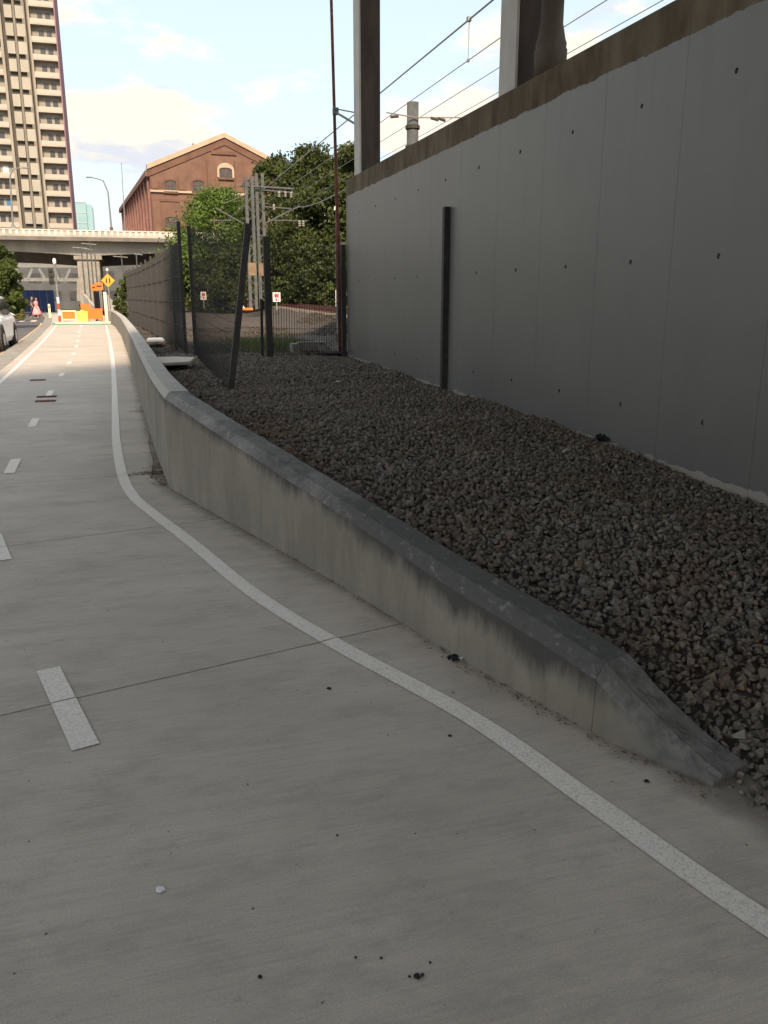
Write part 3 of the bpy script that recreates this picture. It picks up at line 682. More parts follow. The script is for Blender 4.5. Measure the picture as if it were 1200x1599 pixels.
# ------------------------------------------------------------------ overpass over the viewpoint
ov = empty('overpass', (WX + 0.2, 9.3, WT)); o0 = Vector((WX + 0.2, 9.3, WT))
tag(ov, 'road overpass carried on steel box columns standing on the grey wall', 'bridge')
def oloc(mb): mb.v = [(x - o0.x, y - o0.y, z_ - o0.z) for x, y, z_ in mb.v]; return mb
DZ = 8.3
def fy_(x): return 17.2 + (x - 5.4) * 0.95            # out-of-view deck, front edge skewed to shape the shade below
oloc(MB().prism([(-6.4, -20), (5.4, -13), (5.4, fy_(5.4)), (-6.4, fy_(-6.4))], DZ + 0.7, DZ + 1.0)).build('deck_slab', m_deck, ov)
for gx in (-5.6, -3.2, -0.8, 1.8, 4.4):
    ye = fy_(gx) - .4; ys_ = -13 + (gx - 5.4) * .64 + .4; g_ = MB(); g_.box(gx - .2, gx + .2, ys_, ye, DZ, DZ + .03); g_.box(gx - .015, gx + .015, ys_, ye, DZ + .031, DZ + .668); g_.box(gx - .2, gx + .2, ys_, ye, DZ + .669, DZ + .698)
    oloc(g_).build('girder', m_col_dark, ov)
def column(yc, w, dep, face):
    c_ = MB(); x0 = WX + 0.03
    # pale left flange, dark body: lit and shaded sides put into the colour
    f1 = MB().box(x0, x0 + face, yc, yc + dep, WT + 0.005, DZ); oloc(f1).build('column_flange', m_col_lit, ov, bevel=0.006)
    f2 = MB().box(x0 + face + .001, x0 + w, yc + 0.008, yc + dep - .01, WT + 0.005, DZ); oloc(f2).build('column', m_col_dark, ov, bevel=0.006)
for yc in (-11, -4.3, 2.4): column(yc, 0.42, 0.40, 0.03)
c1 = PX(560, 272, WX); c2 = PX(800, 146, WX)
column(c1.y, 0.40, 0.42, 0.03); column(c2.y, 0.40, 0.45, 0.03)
pc = (WX + 0.24, c2.y - 0.42)
dp = MB().lathe([(0.17, WT - 0.005), (0.175, WT + 0.30), (0.16, WT + 0.32), (0.165, WT + 0.36), (0.15, WT + 0.40), (0.118, WT + 0.55), (0.118, WT + 0.78), (0.128, WT + 0.79), (0.128, WT + 0.83), (0.118, WT + 0.84), (0.118, DZ)], 20, *pc)
oloc(dp).build('downpipe', m_pipe, ov, smooth=True)
for gx in (-3.2,):
    for yc in (-16, -9, -2.0):
        oloc(MB().box(gx - .2, gx + .2, yc - .2, yc + .2, -0.3, DZ - .002)).build('column', m_deck, ov)

# slim black posts fixed against the wall
p0 = PX(697, 610, WX); p1 = PX(703, 323, WX)
wp = empty('wall_post', (WX - 0.05, p0.y, 0.25)); tag(wp, 'slim black steel post standing against the grey wall', 'post')
MB().box(-.035, .045, -.045, .045, 0.0, p1.z - 0.25).build('post', m_black, wp, bevel=0.004)
MB().tube([(-.02, -.05, 1.66), (-.045, -.07, 1.69), (-.03, .06, 1.70), (-.01, .10, 1.72)], .006, 6).build('wire_tie', m_black, wp)
MB().box(-.01, .047, -.01, .075, 1.60, 1.66).build('bracket', m_black, wp)

# ------------------------------------------------------------------ wire fences
def panel_mesh(L, z0, z1, sv=0.06, sh=0.5, r=0.0024):
    mb = MB(); k = int(L / sv)
    for i in range(k + 1):
        x = L * i / k; mb.bar((x, 0, z0), (x, 0, z1), 2 * r)
    zz = z0
    while zz <= z1 + .001:
        mb.bar((0, 0.006, zz), (L, 0.006, zz), 2 * r); zz += sh
    return mb.mesh('mesh_panel')
def fence_line(name, label, pts, H=2.05, wr=0.0024, zt=0.06, posts=None):
    root = empty(name, pts[0]); tag(root, label, 'fence'); b0 = Vector(pts[0])
    for i, p in enumerate(pts):
        if posts and i in posts:
            h, lean, w = posts[i]
        else: h, lean, w = H + 0.1, (0, 0), 0.06
        q = Vector(p) - b0
        m = MB(); m.bar(q + Vector((0, 0, -0.12)), q + Vector((lean[0], lean[1], h)), w); m.build('post', m_black, root)
    for a, b in zip(pts[:-1], pts[1:]):
        a = Vector(a); b = Vector(b); d = b - a; L = math.hypot(d.x, d.y)
        me = panel_mesh(L - 0.06, zt, H, r=wr); me.materials.append(m_wire)
        o = link('mesh_panel', me, None, root); o.location = a - b0 + Vector((d.x, d.y, 0)).normalized() * .03
        o.rotation_euler = (0, -math.atan2(d.z, L), math.atan2(d.y, d.x))
fr = empty('wire_fence', (1.02, 10.2, 0.46)); tag(fr, 'dark welded wire fence panel sagging from a leaning post behind the low wall', 'fence')
lean_top = PY(388, 350, 10.45) - fr.location
MB().bar((0, 0, -.15), lean_top, .075).build('leaning_post', m_black, fr); MB().bar((.06, 6.5, -.12), (.06, 6.5, 2.42), .07).build('post', m_black, fr)
A0, A1, B0_, B1_ = Vector((0, .05, .05)), Vector((.06, 6.46, .03)), lean_top - Vector((0, 0, .08)), Vector((.06, 6.46, 2.36))
wm = MB(); nv = 88
for i in range(nv + 1):
    t = i / nv; wm.bar(A0.lerp(A1, t), B0_.lerp(B1_, t), .0042)
for i in range(13):
    t = i / 12; wm.bar(A0.lerp(B0_, t) + Vector((.006, 0, 0)), A1.lerp(B1_, t) + Vector((.006, 0, 0)), .0055)
wm.build('mesh_panel', m_wire, fr, fix=False)
fp2 = [(0.95, 17.75, 0.46), (0.86, 19.8, 0.45), (0.74, 21.9, 0.44), (0.66, 24.2, 0.44), (0.56, 26.6, 0.44), (0.44, 29.0, 0.44), (0.33, 31.4, 0.44), (0.2, 33.8, 0.44), (0.05, 36.2, 0.44), (-.1, 38.6, 0.44), (-.25, 41.0, 0.44)]
fence_line('wire_fence', 'long dark wire fence receding beside the low wall toward the bridge', fp2, 2.22, posts={0: (2.58, (0, 0), 0.07)})
cp = G(422, 557, 0.47); ce = Vector((WX - 0.06, 17.12, 0.40))
fence_line('wire_fence', 'short wire fence panel closing the gap between black post and grey wall', [(cp.x, cp.y, 0.44), ((cp.x + ce.x) / 2, (cp.y + ce.y) / 2, .42), tuple(ce)], 2.16, wr=0.0036,
           posts={0: (2.26, (0, 0), 0.12), 1: (0.12, (0, 0), 0.03), 2: (2.22, (0, 0), 0.09)})
sp_ = G(410, 556, 0.47)
st_ = empty('steel_stake', (sp_.x, sp_.y, 0.42)); tag(st_, 'short thin black steel stake beside the thick fence post', 'stake')
MB().bar((0, 0, -.1), (0.02, 0, 1.12), .05).build('stake', m_black, st_); MB().box(-.005, .045, -.03, .03, 1.121, 1.14).build('cap', m_black, st_)

# rusty leaning pole with arm
rp0 = Vector((4.12, 17.32, 0.36)); rpt = PY(516, -60, 17.32)
rp = empty('rusty_pole', rp0); tag(rp, 'tall thin rust-red pole leaning at the end of the grey wall', 'pole')
dv = rpt - rp0; MB().tube([(0, 0, 0), dv * 0.34, dv * 0.345, dv * 0.7, dv * 1.25], [.055, .05, .034, .03, .026], 10).build('pole', m_rust, rp, smooth=True)
a = PY(524, 175, 17.32) - rp0; b_ = PY(566, 200, 16.4) - rp0
MB().tube([a, b_], .022, 8).build('strut', m_galv, rp); MB().tube([a + Vector((0, 0, .06)), PY(566, 178, 16.4) - rp0], .012, 6).build('tie_rod', m_galv, rp)
MB().box(a.x - .05, a.x + .06, a.y - .05, a.y + .05, a.z - .05, a.z + .08).build('clamp', m_galv, rp, bevel=.01)

# ------------------------------------------------------------------ catenary wires and masts
def cable(name, label, pa, pb, r, sag=0.0, group=None):
    pa = Vector(pa); pb = Vector(pb); m = MB(); pts_ = [pa.lerp(pb, i / 16) + Vector((0, 0, -4 * sag * (i / 16) * (1 - i / 16))) for i in range(17)]
    o = m.tube(pts_, r, 6).build(name, m_cable, None); return tag(o, label, 'cable', group)
wires = [(770, 0, 6.7, .019, 'thick grey feeder cable highest over the wall'), (865, 0, 6.7, .010, 'thin contact wire hung by a dropper under the thick cable'),
         (948, 0, 9.6, .012, 'overhead wire third from the top above the wall'), (1036, 0, 9.6, .010, 'lowest overhead wire just above the wall top')]
wz = []
for px_, py_, X, r, lb in wires:
    z_ = PX(px_, py_, X).z; wz.append(z_); cable('overhead_wire', lb, (X, 4, z_), (X, 62 if X < 8 else 90, z_), r)
dq = PX(733, 30, 6.7)
dr = MB().tube([(6.7, dq.y, wz[0]), (6.7, dq.y, wz[1])], .008, 6); dr.box(6.66, 6.74, dq.y - .05, dq.y + .05, wz[0] - .03, wz[0] + .05); dr.box(6.68, 6.72, dq.y - .03, dq.y + .03, wz[1] - .03, wz[1] + .03)
tag(dr.build('wire_dropper', m_cable), 'short vertical dropper clipped between the two upper overhead wires', 'dropper')
# round mast behind the wall
mt_ = PY(645, 160, 23.5); mr_ = empty('round_mast', (mt_.x, mt_.y, 0.85)); tag(mr_, 'grey round mast top with dark bands showing over the wall', 'mast')
h = mt_.z - 0.85
MB().lathe([(.17, 0), (.16, h)], 20).build('shaft', m_mast, mr_, smooth=True)
for q in (0.62, 1.13): MB().lathe([(.175, h - q - .07), (.20, h - q - .05), (.20, h - q + .03), (.175, h - q + .05)], 20).build('band', m_black, mr_)
al = PY(600, 178, 23.5); ar = PY(715, 186, 23.5)
MB().tube([(al.x - mt_.x, -.22, al.z - .85), (0, -.22, h - .42), (ar.x - mt_.x, -.22, ar.z - .85)], .018, 6).build('arm', m_galv, mr_)
for t in (-.6, .55, .75): MB().tube([(t - .1, -.22, h - .42 + t * .03), (t + .12, -.22, h - .43 - t * .03)], .04, 8).build('insulator', m_ceramic, mr_)
# twin lattice masts at the track
def lattice_mast(px, top, Y, name, label):
    b = PY(px, 470, Y); t_ = PY(px - 2, top, Y); H_ = t_.z - 0.9; root = empty(name, (b.x, Y, 0.9)); tag(root, label, 'mast', None); w = .17
    for sx in (-1, 1):
        MB().box(sx * w - .085, sx * w + .085, -.09, .09, 0, H_).build('upright', m_mast, root)
    k = 0; zz = .3
    while zz < H_ - .5:
        MB().bar((-w if k % 2 else w, -.06, zz), (w if k % 2 else -w, -.06, zz + .45), .04).build('lacing', m_mast, root); zz += .5; k += 1
    MB().box(-w - .055, w + .055, -.095, .095, 1.9, 2.6).build('rust_band', m_galv_rust, root)
    return root, H_
MY = 50.0
m1, h1 = lattice_mast(396, 276, MY, 'lattice_mast', 'twin steel mast with bare arms reaching toward the brick building')
m2, h2 = lattice_mast(412, 271, MY + .6, 'lattice_mast', 'twin steel mast carrying cross arms with insulators')
def arm(root, b0, pa, pb, r, nm='arm', mt=None):
    a_ = PY(*pa, MY + .3) - b0; c_ = PY(*pb, MY + .3) - b0; MB().tube([a_, c_], r, 6).build(nm, mt or m_mast, root); return a_, c_
B1, B2 = m1.location.copy(), m2.location.copy()
arm(m2, B2, (375, 290), (459, 295), .06); arm(m2, B2, (412, 297), (458, 301), .05); arm(m2, B2, (412, 323), (455, 326), .04)
arm(m2, B2, (418, 344), (480, 345), .04); arm(m2, B2, (414, 349), (468, 322), .045)
for px_, py_ in ((436, 300), (446, 300), (455, 301), (468, 346), (474, 346), (428, 320)):
    q = PY(px_, py_, MY + .2) - B2; MB().lathe([(.03, -.28), (.09, -.24), (.04, -.18), (.09, -.14), (.04, -.08), (.09, -.04), (.03, .05)], 8, q.x, q.y).build('insulator', m_kerb, m2).location.z = q.z
arm(m1, B1, (337, 325), (381, 350), .05); arm(m1, B1, (330, 345), (362, 344), .035); arm(m1, B1, (372, 292), (395, 276), .04); arm(m1, B1, (350, 318), (395, 300), .03)
cable('stay_cable', 'slack cable from the twin masts toward the rusty pole', PY(466, 323, MY), PY(545, 293, 17.6), .014, .12)
# rail-side signs
for i, (px_, py_, Y, w, h_, lb) in enumerate(((432, 464, 46, .42, .5, 'small white red-marked board on the ballast beside the thick fence post'), (531, 466, 32, .34, .62, 'white red-marked board beside the rusty pole'), (318, 462, 55, .36, .5, 'white red-marked board seen through the long wire fence'))):
    q = PY(px_, py_, Y); root = empty('track_sign', (q.x, Y, .9)); tag(root, lb, 'sign')
    MB().box(-.03, .03, .0, .05, 0, q.z - .9 + .2).build('post', m_galv, root); MB().box(-w / 2, w / 2, -.03, -.002, q.z - .9 - h_ / 2, q.z - .9 + h_ / 2).build('board', m_white, root, bevel=.005)
    mk = MB(); zc = q.z - .9
    mk.add([(-w * .28, -.034, zc - .02), (w * .28, -.034, zc - .02), (w * .28, -.034, zc + .17), (-w * .28, -.034, zc + .17)], [(0, 1, 2, 3)]); mk.add([(-w * .1, -.034, zc - .2), (w * .1, -.034, zc - .2), (w * .1, -.034, zc - .06), (-w * .1, -.034, zc - .06)], [(0, 1, 2, 3)])
    mk.build('red_mark', m_red, root, fix=False)
q = PY(378, 470, 44); root = empty('leaning_board', (q.x, 44, .93)); tag(root, 'white triangular board with orange foot leaning at the track edge', 'board')
MB().prism([(-.3, 0), (.22, 0), (-.22, .62)], -.02, .02, 'y').build('board', m_white, root); MB().box(-.1, .55, -.06, .06, 0.0, .12).build('foot', m_orange, root, bevel=.02)
# grey post left of wall end
q = PY(532, 450, 22); root = empty('grey_post', (q.x, 22, .6)); tag(root, 'pale grey concrete post behind the short fence panel', 'post')
MB().box(-.1, .1, -.1, .1, -.1, 2.3).build('shaft', m_galv, root, bevel=.015); MB().box(-.11, .11, -.11, .11, 2.301, 2.36).build('cap', m_galv, root)
q = PY(525, 328, 36); root = empty('lamp_post', (q.x, 36, .9)); tag(root, 'slender dark post with small white lamp behind the fence', 'lamp post')
MB().tube([(0, 0, 0), (0, 0, q.z - .95)], .04, 8).build('pole', m_black, root); MB().lathe([(.03, q.z - .95), (.09, q.z - .9), (.08, q.z - .78), (.03, q.z - .74)], 10).build('lamp', m_white, root)
# drain pit behind the fence
q = G(492, 552, .46); root = empty('drain_pit', (q.x, q.y + .6, .40)); tag(root, 'small pale concrete drain pit in front of the track ballast', 'drain pit'); root.scale = (.62, .62, .8)
MB().box(-.62, -.36, -.3, .3, 0, .30).build('side_wall', m_kerb, root, bevel=.01); MB().box(.36, .55, -.3, .3, 0, .30).build('side_wall', m_kerb, root, bevel=.01)
MB().box(-.36 + .001, .36 - .001, .18, .3, 0, .29).build('back_wall', m_kerb, root); MB().box(-.45, .5, -.32, -.05, .301, .345).build('lid', m_kerb, root, bevel=.008)

# ------------------------------------------------------------------ vegetation
def leaf_cloud(centres, radii, per, size, flat=0.8):
    """quads spread through clump volumes -> (V, F)"""
    P = []
    for c_, r in zip(centres, radii):
        n_ = per; d = RNG.normal(size=(n_, 3)); d /= np.linalg.norm(d, axis=1)[:, None]
        rr = r * np.where(RNG.random(n_) < 0.16, RNG.uniform(1.0, 1.55, n_), RNG.uniform(0.35, 1.0, n_) ** 0.6); P.append(np.array(c_) + d * rr[:, None] * np.array([1, 1, flat]))
    P = np.concatenate(P); n_ = len(P); Rm = rot_mats(n_); s = size * RNG.uniform(0.6, 1.3, n_)
    base = np.array([[-.5, 0, 0], [0, -.28, .06], [.6, 0, 0], [0, .28, .06]])
    V = np.einsum('nij,vj->nvi', Rm, base) * s[:, None, None] + P[:, None, :]
    return V.reshape(-1, 3), np.arange(n_ * 4).reshape(-1, 4)
def tree(x, y, z, h, rw, label, lm, clumps=60, per=90, leaf=.3, trunk_h=.35, group=None, cat='tree', name='leafy_tree', seed=1, low=0.25):
    rs = random.Random(seed); root = empty(name, (x, y, z)); tag(root, label, cat, group)
    tr_ = MB(); tr_.tube([(0, 0, -.2), (.05 * h * .1, 0, h * trunk_h * .5), (.02 * h, .01 * h, h * trunk_h), (0, 0, h * .7)], [.028 * h, .022 * h, .018 * h, .006 * h], 9)
    cen, rad = [], []
    for k in range(clumps):
        t = rs.uniform(low, 1.0); prof = math.sin(math.pi * min(1, (t - low + .12) / (1.14 - low)) ** .75) ** .6
        a_ = rs.uniform(0, 6.283); rr = rw * prof * rs.uniform(.35, 1.0) ** .6
        r = rw * rs.uniform(.16, .30); cen.append((math.cos(a_) * rr, math.sin(a_) * rr, h * t - r * .6)); rad.append(r)
    for k in range(9):
        c_ = cen[k * len(cen) // 9]; z0 = h * trunk_h * rs.uniform(.6, 1.1); mid = (c_[0] * .5, c_[1] * .5, (z0 + c_[2]) / 2 - .02 * h)
        tr_.tube([(0, 0, z0), mid, c_], [.011 * h, .007 * h, .002 * h], 6)
    tr_.build('trunk', m_bark, root)
    V, F = leaf_cloud(cen, rad, per, leaf)
    link('crown', np_mesh('crown', V, F), lm, root)
    return root
def tree_px(pxc, pytop, Y, wpx, label, lm, base=0.9, **k):
    t_ = PY(pxc, pytop, Y); e = PY(pxc + wpx / 2, pytop, Y); return tree(t_.x, Y, base, t_.z - base, abs(e.x - t_.x), label, lm, **k)
tree_px(492, 222, 62, 150, 'tall dark green tree directly behind the rusty pole', m_leaf_d, clumps=150, per=190, leaf=.25, low=.12, seed=3)
tree_px(428, 240, 66, 110, 'dark tree behind the twin masts, beside the brick gable', m_leaf_d, clumps=100, per=180, leaf=.25, low=.12, seed=4)
tree_px(548, 226, 58, 110, 'dark tree partly hidden by the steel column and wall end', m_leaf_d, clumps=100, per=180, leaf=.25, low=.12, seed=5)
tree_px(505, 275, 59, 170, 'broad dark tree filling the space below the tallest crown', m_leaf_d, clumps=130, per=180, leaf=.25, low=.1, seed=9)
tree_px(342, 296, 72, 170, 'brighter green spreading tree in front of the brick gable', m_leaf_l, clumps=130, per=180, leaf=.25, low=.25, seed=6)
for i, (px_, pt, Y, w, lb) in enumerate(((455, 380, 60, 120, 'dark shrub between the twin masts and fence'), (520, 372, 56, 110, 'dark shrub below the tall tree'), (380, 385, 64, 120, 'dark shrub between the bright tree and twin masts'), (315, 392, 70, 90, 'dark shrub under the bright tree'), (262, 398, 72, 80, 'dark shrub behind the receding fence'))):
    tree_px(px_, pt, Y, w, lb, m_leaf_d, clumps=60, per=170, leaf=.25, low=.05, trunk_h=.2, cat='shrub', name='shrub', group=None, seed=20 + i)
tree_px(-2, 383, 52, 66, 'round dark green tree standing beside the road before the bridge', m_leaf_m, base=0.2, clumps=70, per=110, leaf=.26, low=.2, seed=31)
tree_px(198, 430, 47, 26, 'small dark bush at the far end of the fence', m_leaf_d, base=.4, clumps=70, per=90, leaf=.16, low=.03, trunk_h=.2, cat='bush', name='bush', seed=32)
tree_px(186, 450, 52, 20, 'small bush below the diamond sign', m_leaf_m, base=.4, clumps=50, per=90, leaf=.16, low=.03, trunk_h=.2, cat='bush', name='bush', seed=33)
for i, (px_, pt, Y, w) in enumerate(((8, 458, 62, 26), (26, 462, 68, 22), (-8, 455, 56, 30))):
    tree_px(px_, pt, Y, w, 'low yellow-green verge plant beside the road', m_grass_dry, base=.05, clumps=50, per=90, leaf=.18, low=.02, trunk_h=.15, cat='plant', name='verge_plant', group='verge plants', seed=40 + i)
def blades(area, n_, h, name, material, label):
    V = []; 
    for _ in range(n_):
        x, y, z_ = area(); a_ = random.uniform(0, 6.28); l = h * random.uniform(.5, 1.3); w = .012; dx, dy = math.cos(a_), math.sin(a_); b_ = random.uniform(.1, .5) * l
        V += [(x - dy * w, y + dx * w, z_), (x + dy * w, y - dx * w, z_), (x + dx * b_ + dy * w * .2, y + dy * b_ - dx * w * .2, z_ + l), (x + dx * b_ - dy * w * .2, y + dy * b_ + dx * w * .2, z_ + l)]
    o = link(name, np_mesh(name, np.array(V), np.arange(len(V)).reshape(-1, 4)), material); tag(o, label, None, None, 'stuff'); return o
def ga():
    y = random.gauss(20.6, 1.5); x = random.gauss(3.0, .55) + (y - 20) * .12; return x, y, rail_h(x, y)
blades(ga, 2300, .17, 'grass', m_grass, 'green grass growing behind the wire fence')
def gv():
    y = random.uniform(35, 100); x = road_right(y) - W - .15 - 6 * random.random() ** 1.5; return x, y, .05
blades(gv, 9000, .45, 'grass', m_grass_dry, 'yellowish verge grass across the road')

# ------------------------------------------------------------------ road bridge in the distance
BY = 86.0
br = empty('road_bridge', (PY(137, 460, BY).x, BY, 0)); b0 = br.location.copy(); tag(br, 'pale concrete road bridge with railing crossing over path and road', 'bridge')
def bl(mb): mb.v = [(x - b0.x, y - b0.y, z_ - b0.z) for x, y, z_ in mb.v]; return mb
zt, zd, zg, zb = PY(150, 360, BY).z, PY(150, 371, BY).z, PY(150, 377, BY).z, PY(150, 398, BY).z
x0, x1 = -75, 34
bl(MB().box(x0, x1, BY - .5, BY + 11, zg, zd)).build('deck', m_bridge_dark, br)
xp = PY(137, 400, BY).x
hz_ = PY(100, 390, BY)
def girder(xa, xb, deep):
    n_ = 14; up = []; dn = []
    for i in range(n_ + 1):
        t = i / n_; x = xa + (xb - xa) * t; s = (2 * t - 1) ** 2; up.append((x, zg - .002)); dn.append((x, zb + .35 - deep * s))
    m = MB(); pts_ = up + dn[::-1]; m.prism(pts_, BY + .9, BY + 1.9, 'y'); bl(m).build('girder', m_bridge, br)
    m = MB(); m.prism(up + [(x_, z_ - .75) for x_, z_ in dn[::-1]], BY + 8, BY + 9, 'y'); bl(m).build('girder', m_bridge_dark, br)  # rear girder deepened and darkened to stand in for the soffit shadow
girder(xp - 22, xp - .002, .42); girder(xp + .002, xp + 24, .42); girder(xp - 44, xp - 22.004, .42)
bl(MB().box(xp - 22, xp + 24, BY + 2.0, BY + 7.9, zg - .25, zg - .003)).build('soffit', m_bridge_dark, br)
for xx in (xp, xp - 22, xp + 24):
    m = MB().box(xx - 1.0, xx + 1.0, BY + .4, BY + 9, -.4, zb - .42); bl(m).build('pier', m_kerb, br, bevel=.05)
    bl(MB().box(xx - 1.25, xx + 1.25, BY + .2, BY + 9.2, zb - .415, zb - .08)).build('pier_cap', m_kerb, br)
me = MB().box(-.11, .11, -.05, .05, 0, zt - zd - .08).mesh('baluster'); me.materials.append(m_rail_post)
nb = 60
for i in range(nb):
    x = PY(0, 365, BY).x - 4 + i * .55
    o = link('baluster', me, None, br); o.location = (x - b0.x, -.35, zd + .001)
bl(MB().box(x0, x1, BY - .42, BY - .28, zt - .078, zt)).build('handrail', m_rail_post, br)
bl(MB().box(x0, x1, BY - .5, BY - .42 + .01, zd + .001, zd + .2)).build('kerb_upstand', m_bridge, br)
# lower railing rail hides gaps between distant posts
bl(MB().box(x0, x1, BY - .345, BY - .335, zd + .2, zt - .08)).build('railing_mesh', m_bridge, br)
# street lights on the bridge
for (pb_, pt_, pe_, lb) in (((175, 365), (169, 300), (143, 277), 'curved street light on the bridge between tower and brick building'), ((22, 365), (16, 275), (36, 262), 'white street light on the bridge in front of the tower')):
    q = PY(*pb_, BY + 2); root = empty('street_light', (q.x, BY + 2, zd)); tag(root, lb, 'street light'); k = q.copy(); k.z = zd
    t_ = PY(*pt_, BY + 2) - k; e = PY(*pe_, BY + 2) - k
    MB().tube([(0, 0, 0), (0, 0, 1.2), t_, t_.lerp(e, .25) + Vector((0, 0, .55 * (e.z - t_.z))), t_.lerp(e, .6) + Vector((0, 0, .32 * (e.z - t_.z))), e], [.12, .09, .07, .06, .05, .05], 8).build('pole', m_galv, root)
    s = 1 if e.x > 0 else -1; MB().box(e.x - .1 if s > 0 else e.x - .5, e.x + .5 if s > 0 else e.x + .1, -.1, .1, e.z - .06, e.z + .06).build('lamp_head', m_galv, root, bevel=.03)
    MB().box(-.16, .16, -.16, .16, 0.002, 1.1).build('base_housing', m_rust if pb_[0] > 100 else m_galv, root)
q = PY(196, 365, BY + 8); root = empty('flag_pole', (q.x, BY + 8, zd)); tag(root, 'thin bare white pole on the bridge beside the brick building', 'pole')
tp = PY(190, 256, BY + 8); MB().tube([(0, 0, 0), (tp.x - q.x, 0, tp.z - zd)], [.06, .03], 8).build('shaft', m_galv, root); MB().lathe([(.02, 0), (.06, .05), (.02, .1)], 8, tp.x - q.x, 0).build('finial', m_galv, root).location.z = tp.z - zd

# truss footbridge and background under the bridge
TY = 112.0
tb = empty('truss_bridge', (PY(70, 460, TY).x, TY, 0)); t0 = tb.location.copy(); tag(tb, 'white steel truss bridge seen beneath the concrete road bridge', 'bridge')
def tl(px_, py_): v = PY(px_, py_, TY); return v - t0
m = MB(); m.bar(tl(-30, 414), tl(128, 415), .5); m.build('top_chord', m_galv, tb); m = MB(); m.bar(tl(-30, 436), tl(128, 437), .4); m.build('bottom_chord', m_galv, tb)
for (a_, b_) in (((52, 417), (44, 435)), ((60, 417), (70, 434)), ((110, 419), (101, 441)), ((25, 417), (33, 435)), ((16, 417), (8, 435)), ((84, 417), (92, 435))):
    MB().bar(tl(*a_), tl(*b_), .28).build('diagonal', m_galv, tb)
for px_ in (-20, 126): MB().bar(tl(px_, 436), tl(px_, 470), .8).build('pier', m_kerb, tb)
q0, q1 = PY(18, 461, 100), PY(84, 452, 100); root = empty('hoarding', ((q0.x + q1.x) / 2, 100, 0)); tag(root, 'dark blue hoarding across the road under the bridge', 'hoarding')
n_ = 6
for i in range(n_):
    w = (q1.x - q0.x) / n_; xa = q0.x - root.location.x + i * w; MB().box(xa, xa + w - .02, -.03, .03, .0, 2.3).build('panel', m_hoard, root)
# far dark blocks closing the view under the bridge
for (pa, pb_, top, Y, mt, lb) in ((-60, 150, 406, 150, m_farblock, 'low grey building under the bridge behind the truss'), (150, 330, 404, 135, m_farblock, 'grey facade under the bridge behind the thin masts')):
    a_, c_ = PY(pa, top, Y), PY(pb_, top, Y); root = empty('far_building', ((a_.x + c_.x) / 2, Y, -.4)); tag(root, lb, 'building'); hw = (c_.x - a_.x) / 2; H_ = a_.z + .4
    MB().box(-hw, hw, 0, 12, 0, H_).build('wall', mt, root); MB().box(-hw - .3, hw + .3, -.3, 12.3, H_ + .002, H_ + .4).build('roof', m_roof, root)
    k = int(hw * 2 / 3)
    me = MB().box(-.9, .9, -.06, -.003, 0, 1.5).mesh('window'); me.materials.append(m_glassd)
    for i in range(k):
        for zz in np.arange(1.4, H_ - 1.7, 2.8): o = link('window', me, None, root); o.location = (-hw + 1.5 + i * 3, 0, zz)
# thin masts near the bridge pier
for i, (px_, pt, Y) in enumerate(((134, 384, 80), (142, 386, 82), (148, 378, 79), (154, 396, 84), (195, 398, 78), (218, 394, 76))):
    a_ = PY(px_, 465, Y); t_ = PY(px_, pt, Y); root = empty('thin_mast', (a_.x, Y, 0)); tag(root, ('thin grey mast against the bridge pier, arm to both sides', 'thin mast with short arm between two taller ones by the pier', 'tallest of the thin masts beside the bridge pier', 'shortest thin mast beside the bridge pier', 'thin mast under the bridge beside the diamond sign', 'thin mast under the bridge behind the receding fence')[i], 'mast', 'thin masts by the bridge')
    MB().tube([(0, 0, 0), (0, 0, t_.z)], [.07, .05], 8).build('pole', m_mast, root); MB().bar((-.7 if i % 2 == 0 else -.2, 0, t_.z - .12), (.5, 0, t_.z - .2), .07).build('cross_arm', m_galv, root)

# ------------------------------------------------------------------ brick building
QY = 130.0; RB = R(4.5)
fl = PY(236, 300, QY); bb = empty('brick_building', (fl.x, QY, -.4), RB); tag(bb, 'large red brick building with gable, arched windows and cream coping', 'building')
ux = Vector((math.cos(RB), math.sin(RB), 0)); uy = Vector((-math.sin(RB), math.cos(RB), 0))
def FB(px_, py_):                       # photo pixel on the gable plane -> (local x, local z)
    d = ray(px_, py_); nrm = uy; t = (Vector((fl.x, QY, 0)) - _C).dot(nrm) / d.dot(nrm); p = _C + d * t; return (p - Vector((fl.x, QY, 0))).dot(ux), p.z + .4
pk = FB(350, 211); ev = FB(236, 263); WB = pk[0] * 2; LB = 58.0
g_ = MB().prism([(0, 0), (WB, 0), (WB, ev[1]), (pk[0], pk[1] - .3), (0, ev[1])], 0, .6, 'y'); g_.build('front_wall', m_brick, bb)
MB().box(0.003, .6, .602, LB, 0, ev[1] - .3).build('side_wall', m_brick_side, bb); MB().box(WB - .6, WB - .003, .602, LB, 0, ev[1] - .3).build('side_wall', m_brick_side, bb); MB().box(.602, WB - .602, LB - .6, LB - .003, 0, ev[1]).build('back_wall', m_brick, bb)
rf = MB(); zr0, zr1 = ev[1] - .1, pk[1] - .9
rf.prism([(-.5, zr0 - .25), (pk[0], zr1), (WB + .5, zr0 - .25), (WB + .5, zr0), (pk[0], zr1 + .25), (-.5, zr0)], .605, LB, 'y'); rf.build('roof', m_roof, bb)
for s in (0, 1):
    xa, xb = (-.35, pk[0]) if s == 0 else (WB + .35, pk[0]); za = ev[1] - .15
    m = MB(); m.prism([(xa, za), (xb, pk[1] - .35), (xb, pk[1] + .3), (xa, za + .65)], -.35, .95, 'y'); m.build('coping', m_render, bb)
    m = MB(); m.prism([(xa, za - 1.0), (xb, pk[1] - 1.35), (xb, pk[1] - .36), (xa, za - .01)], -.14, -.003, 'y'); m.build('corbel_band', m_brick_d, bb)
fx, fz_ = FB(300, 180 + 21.5); 
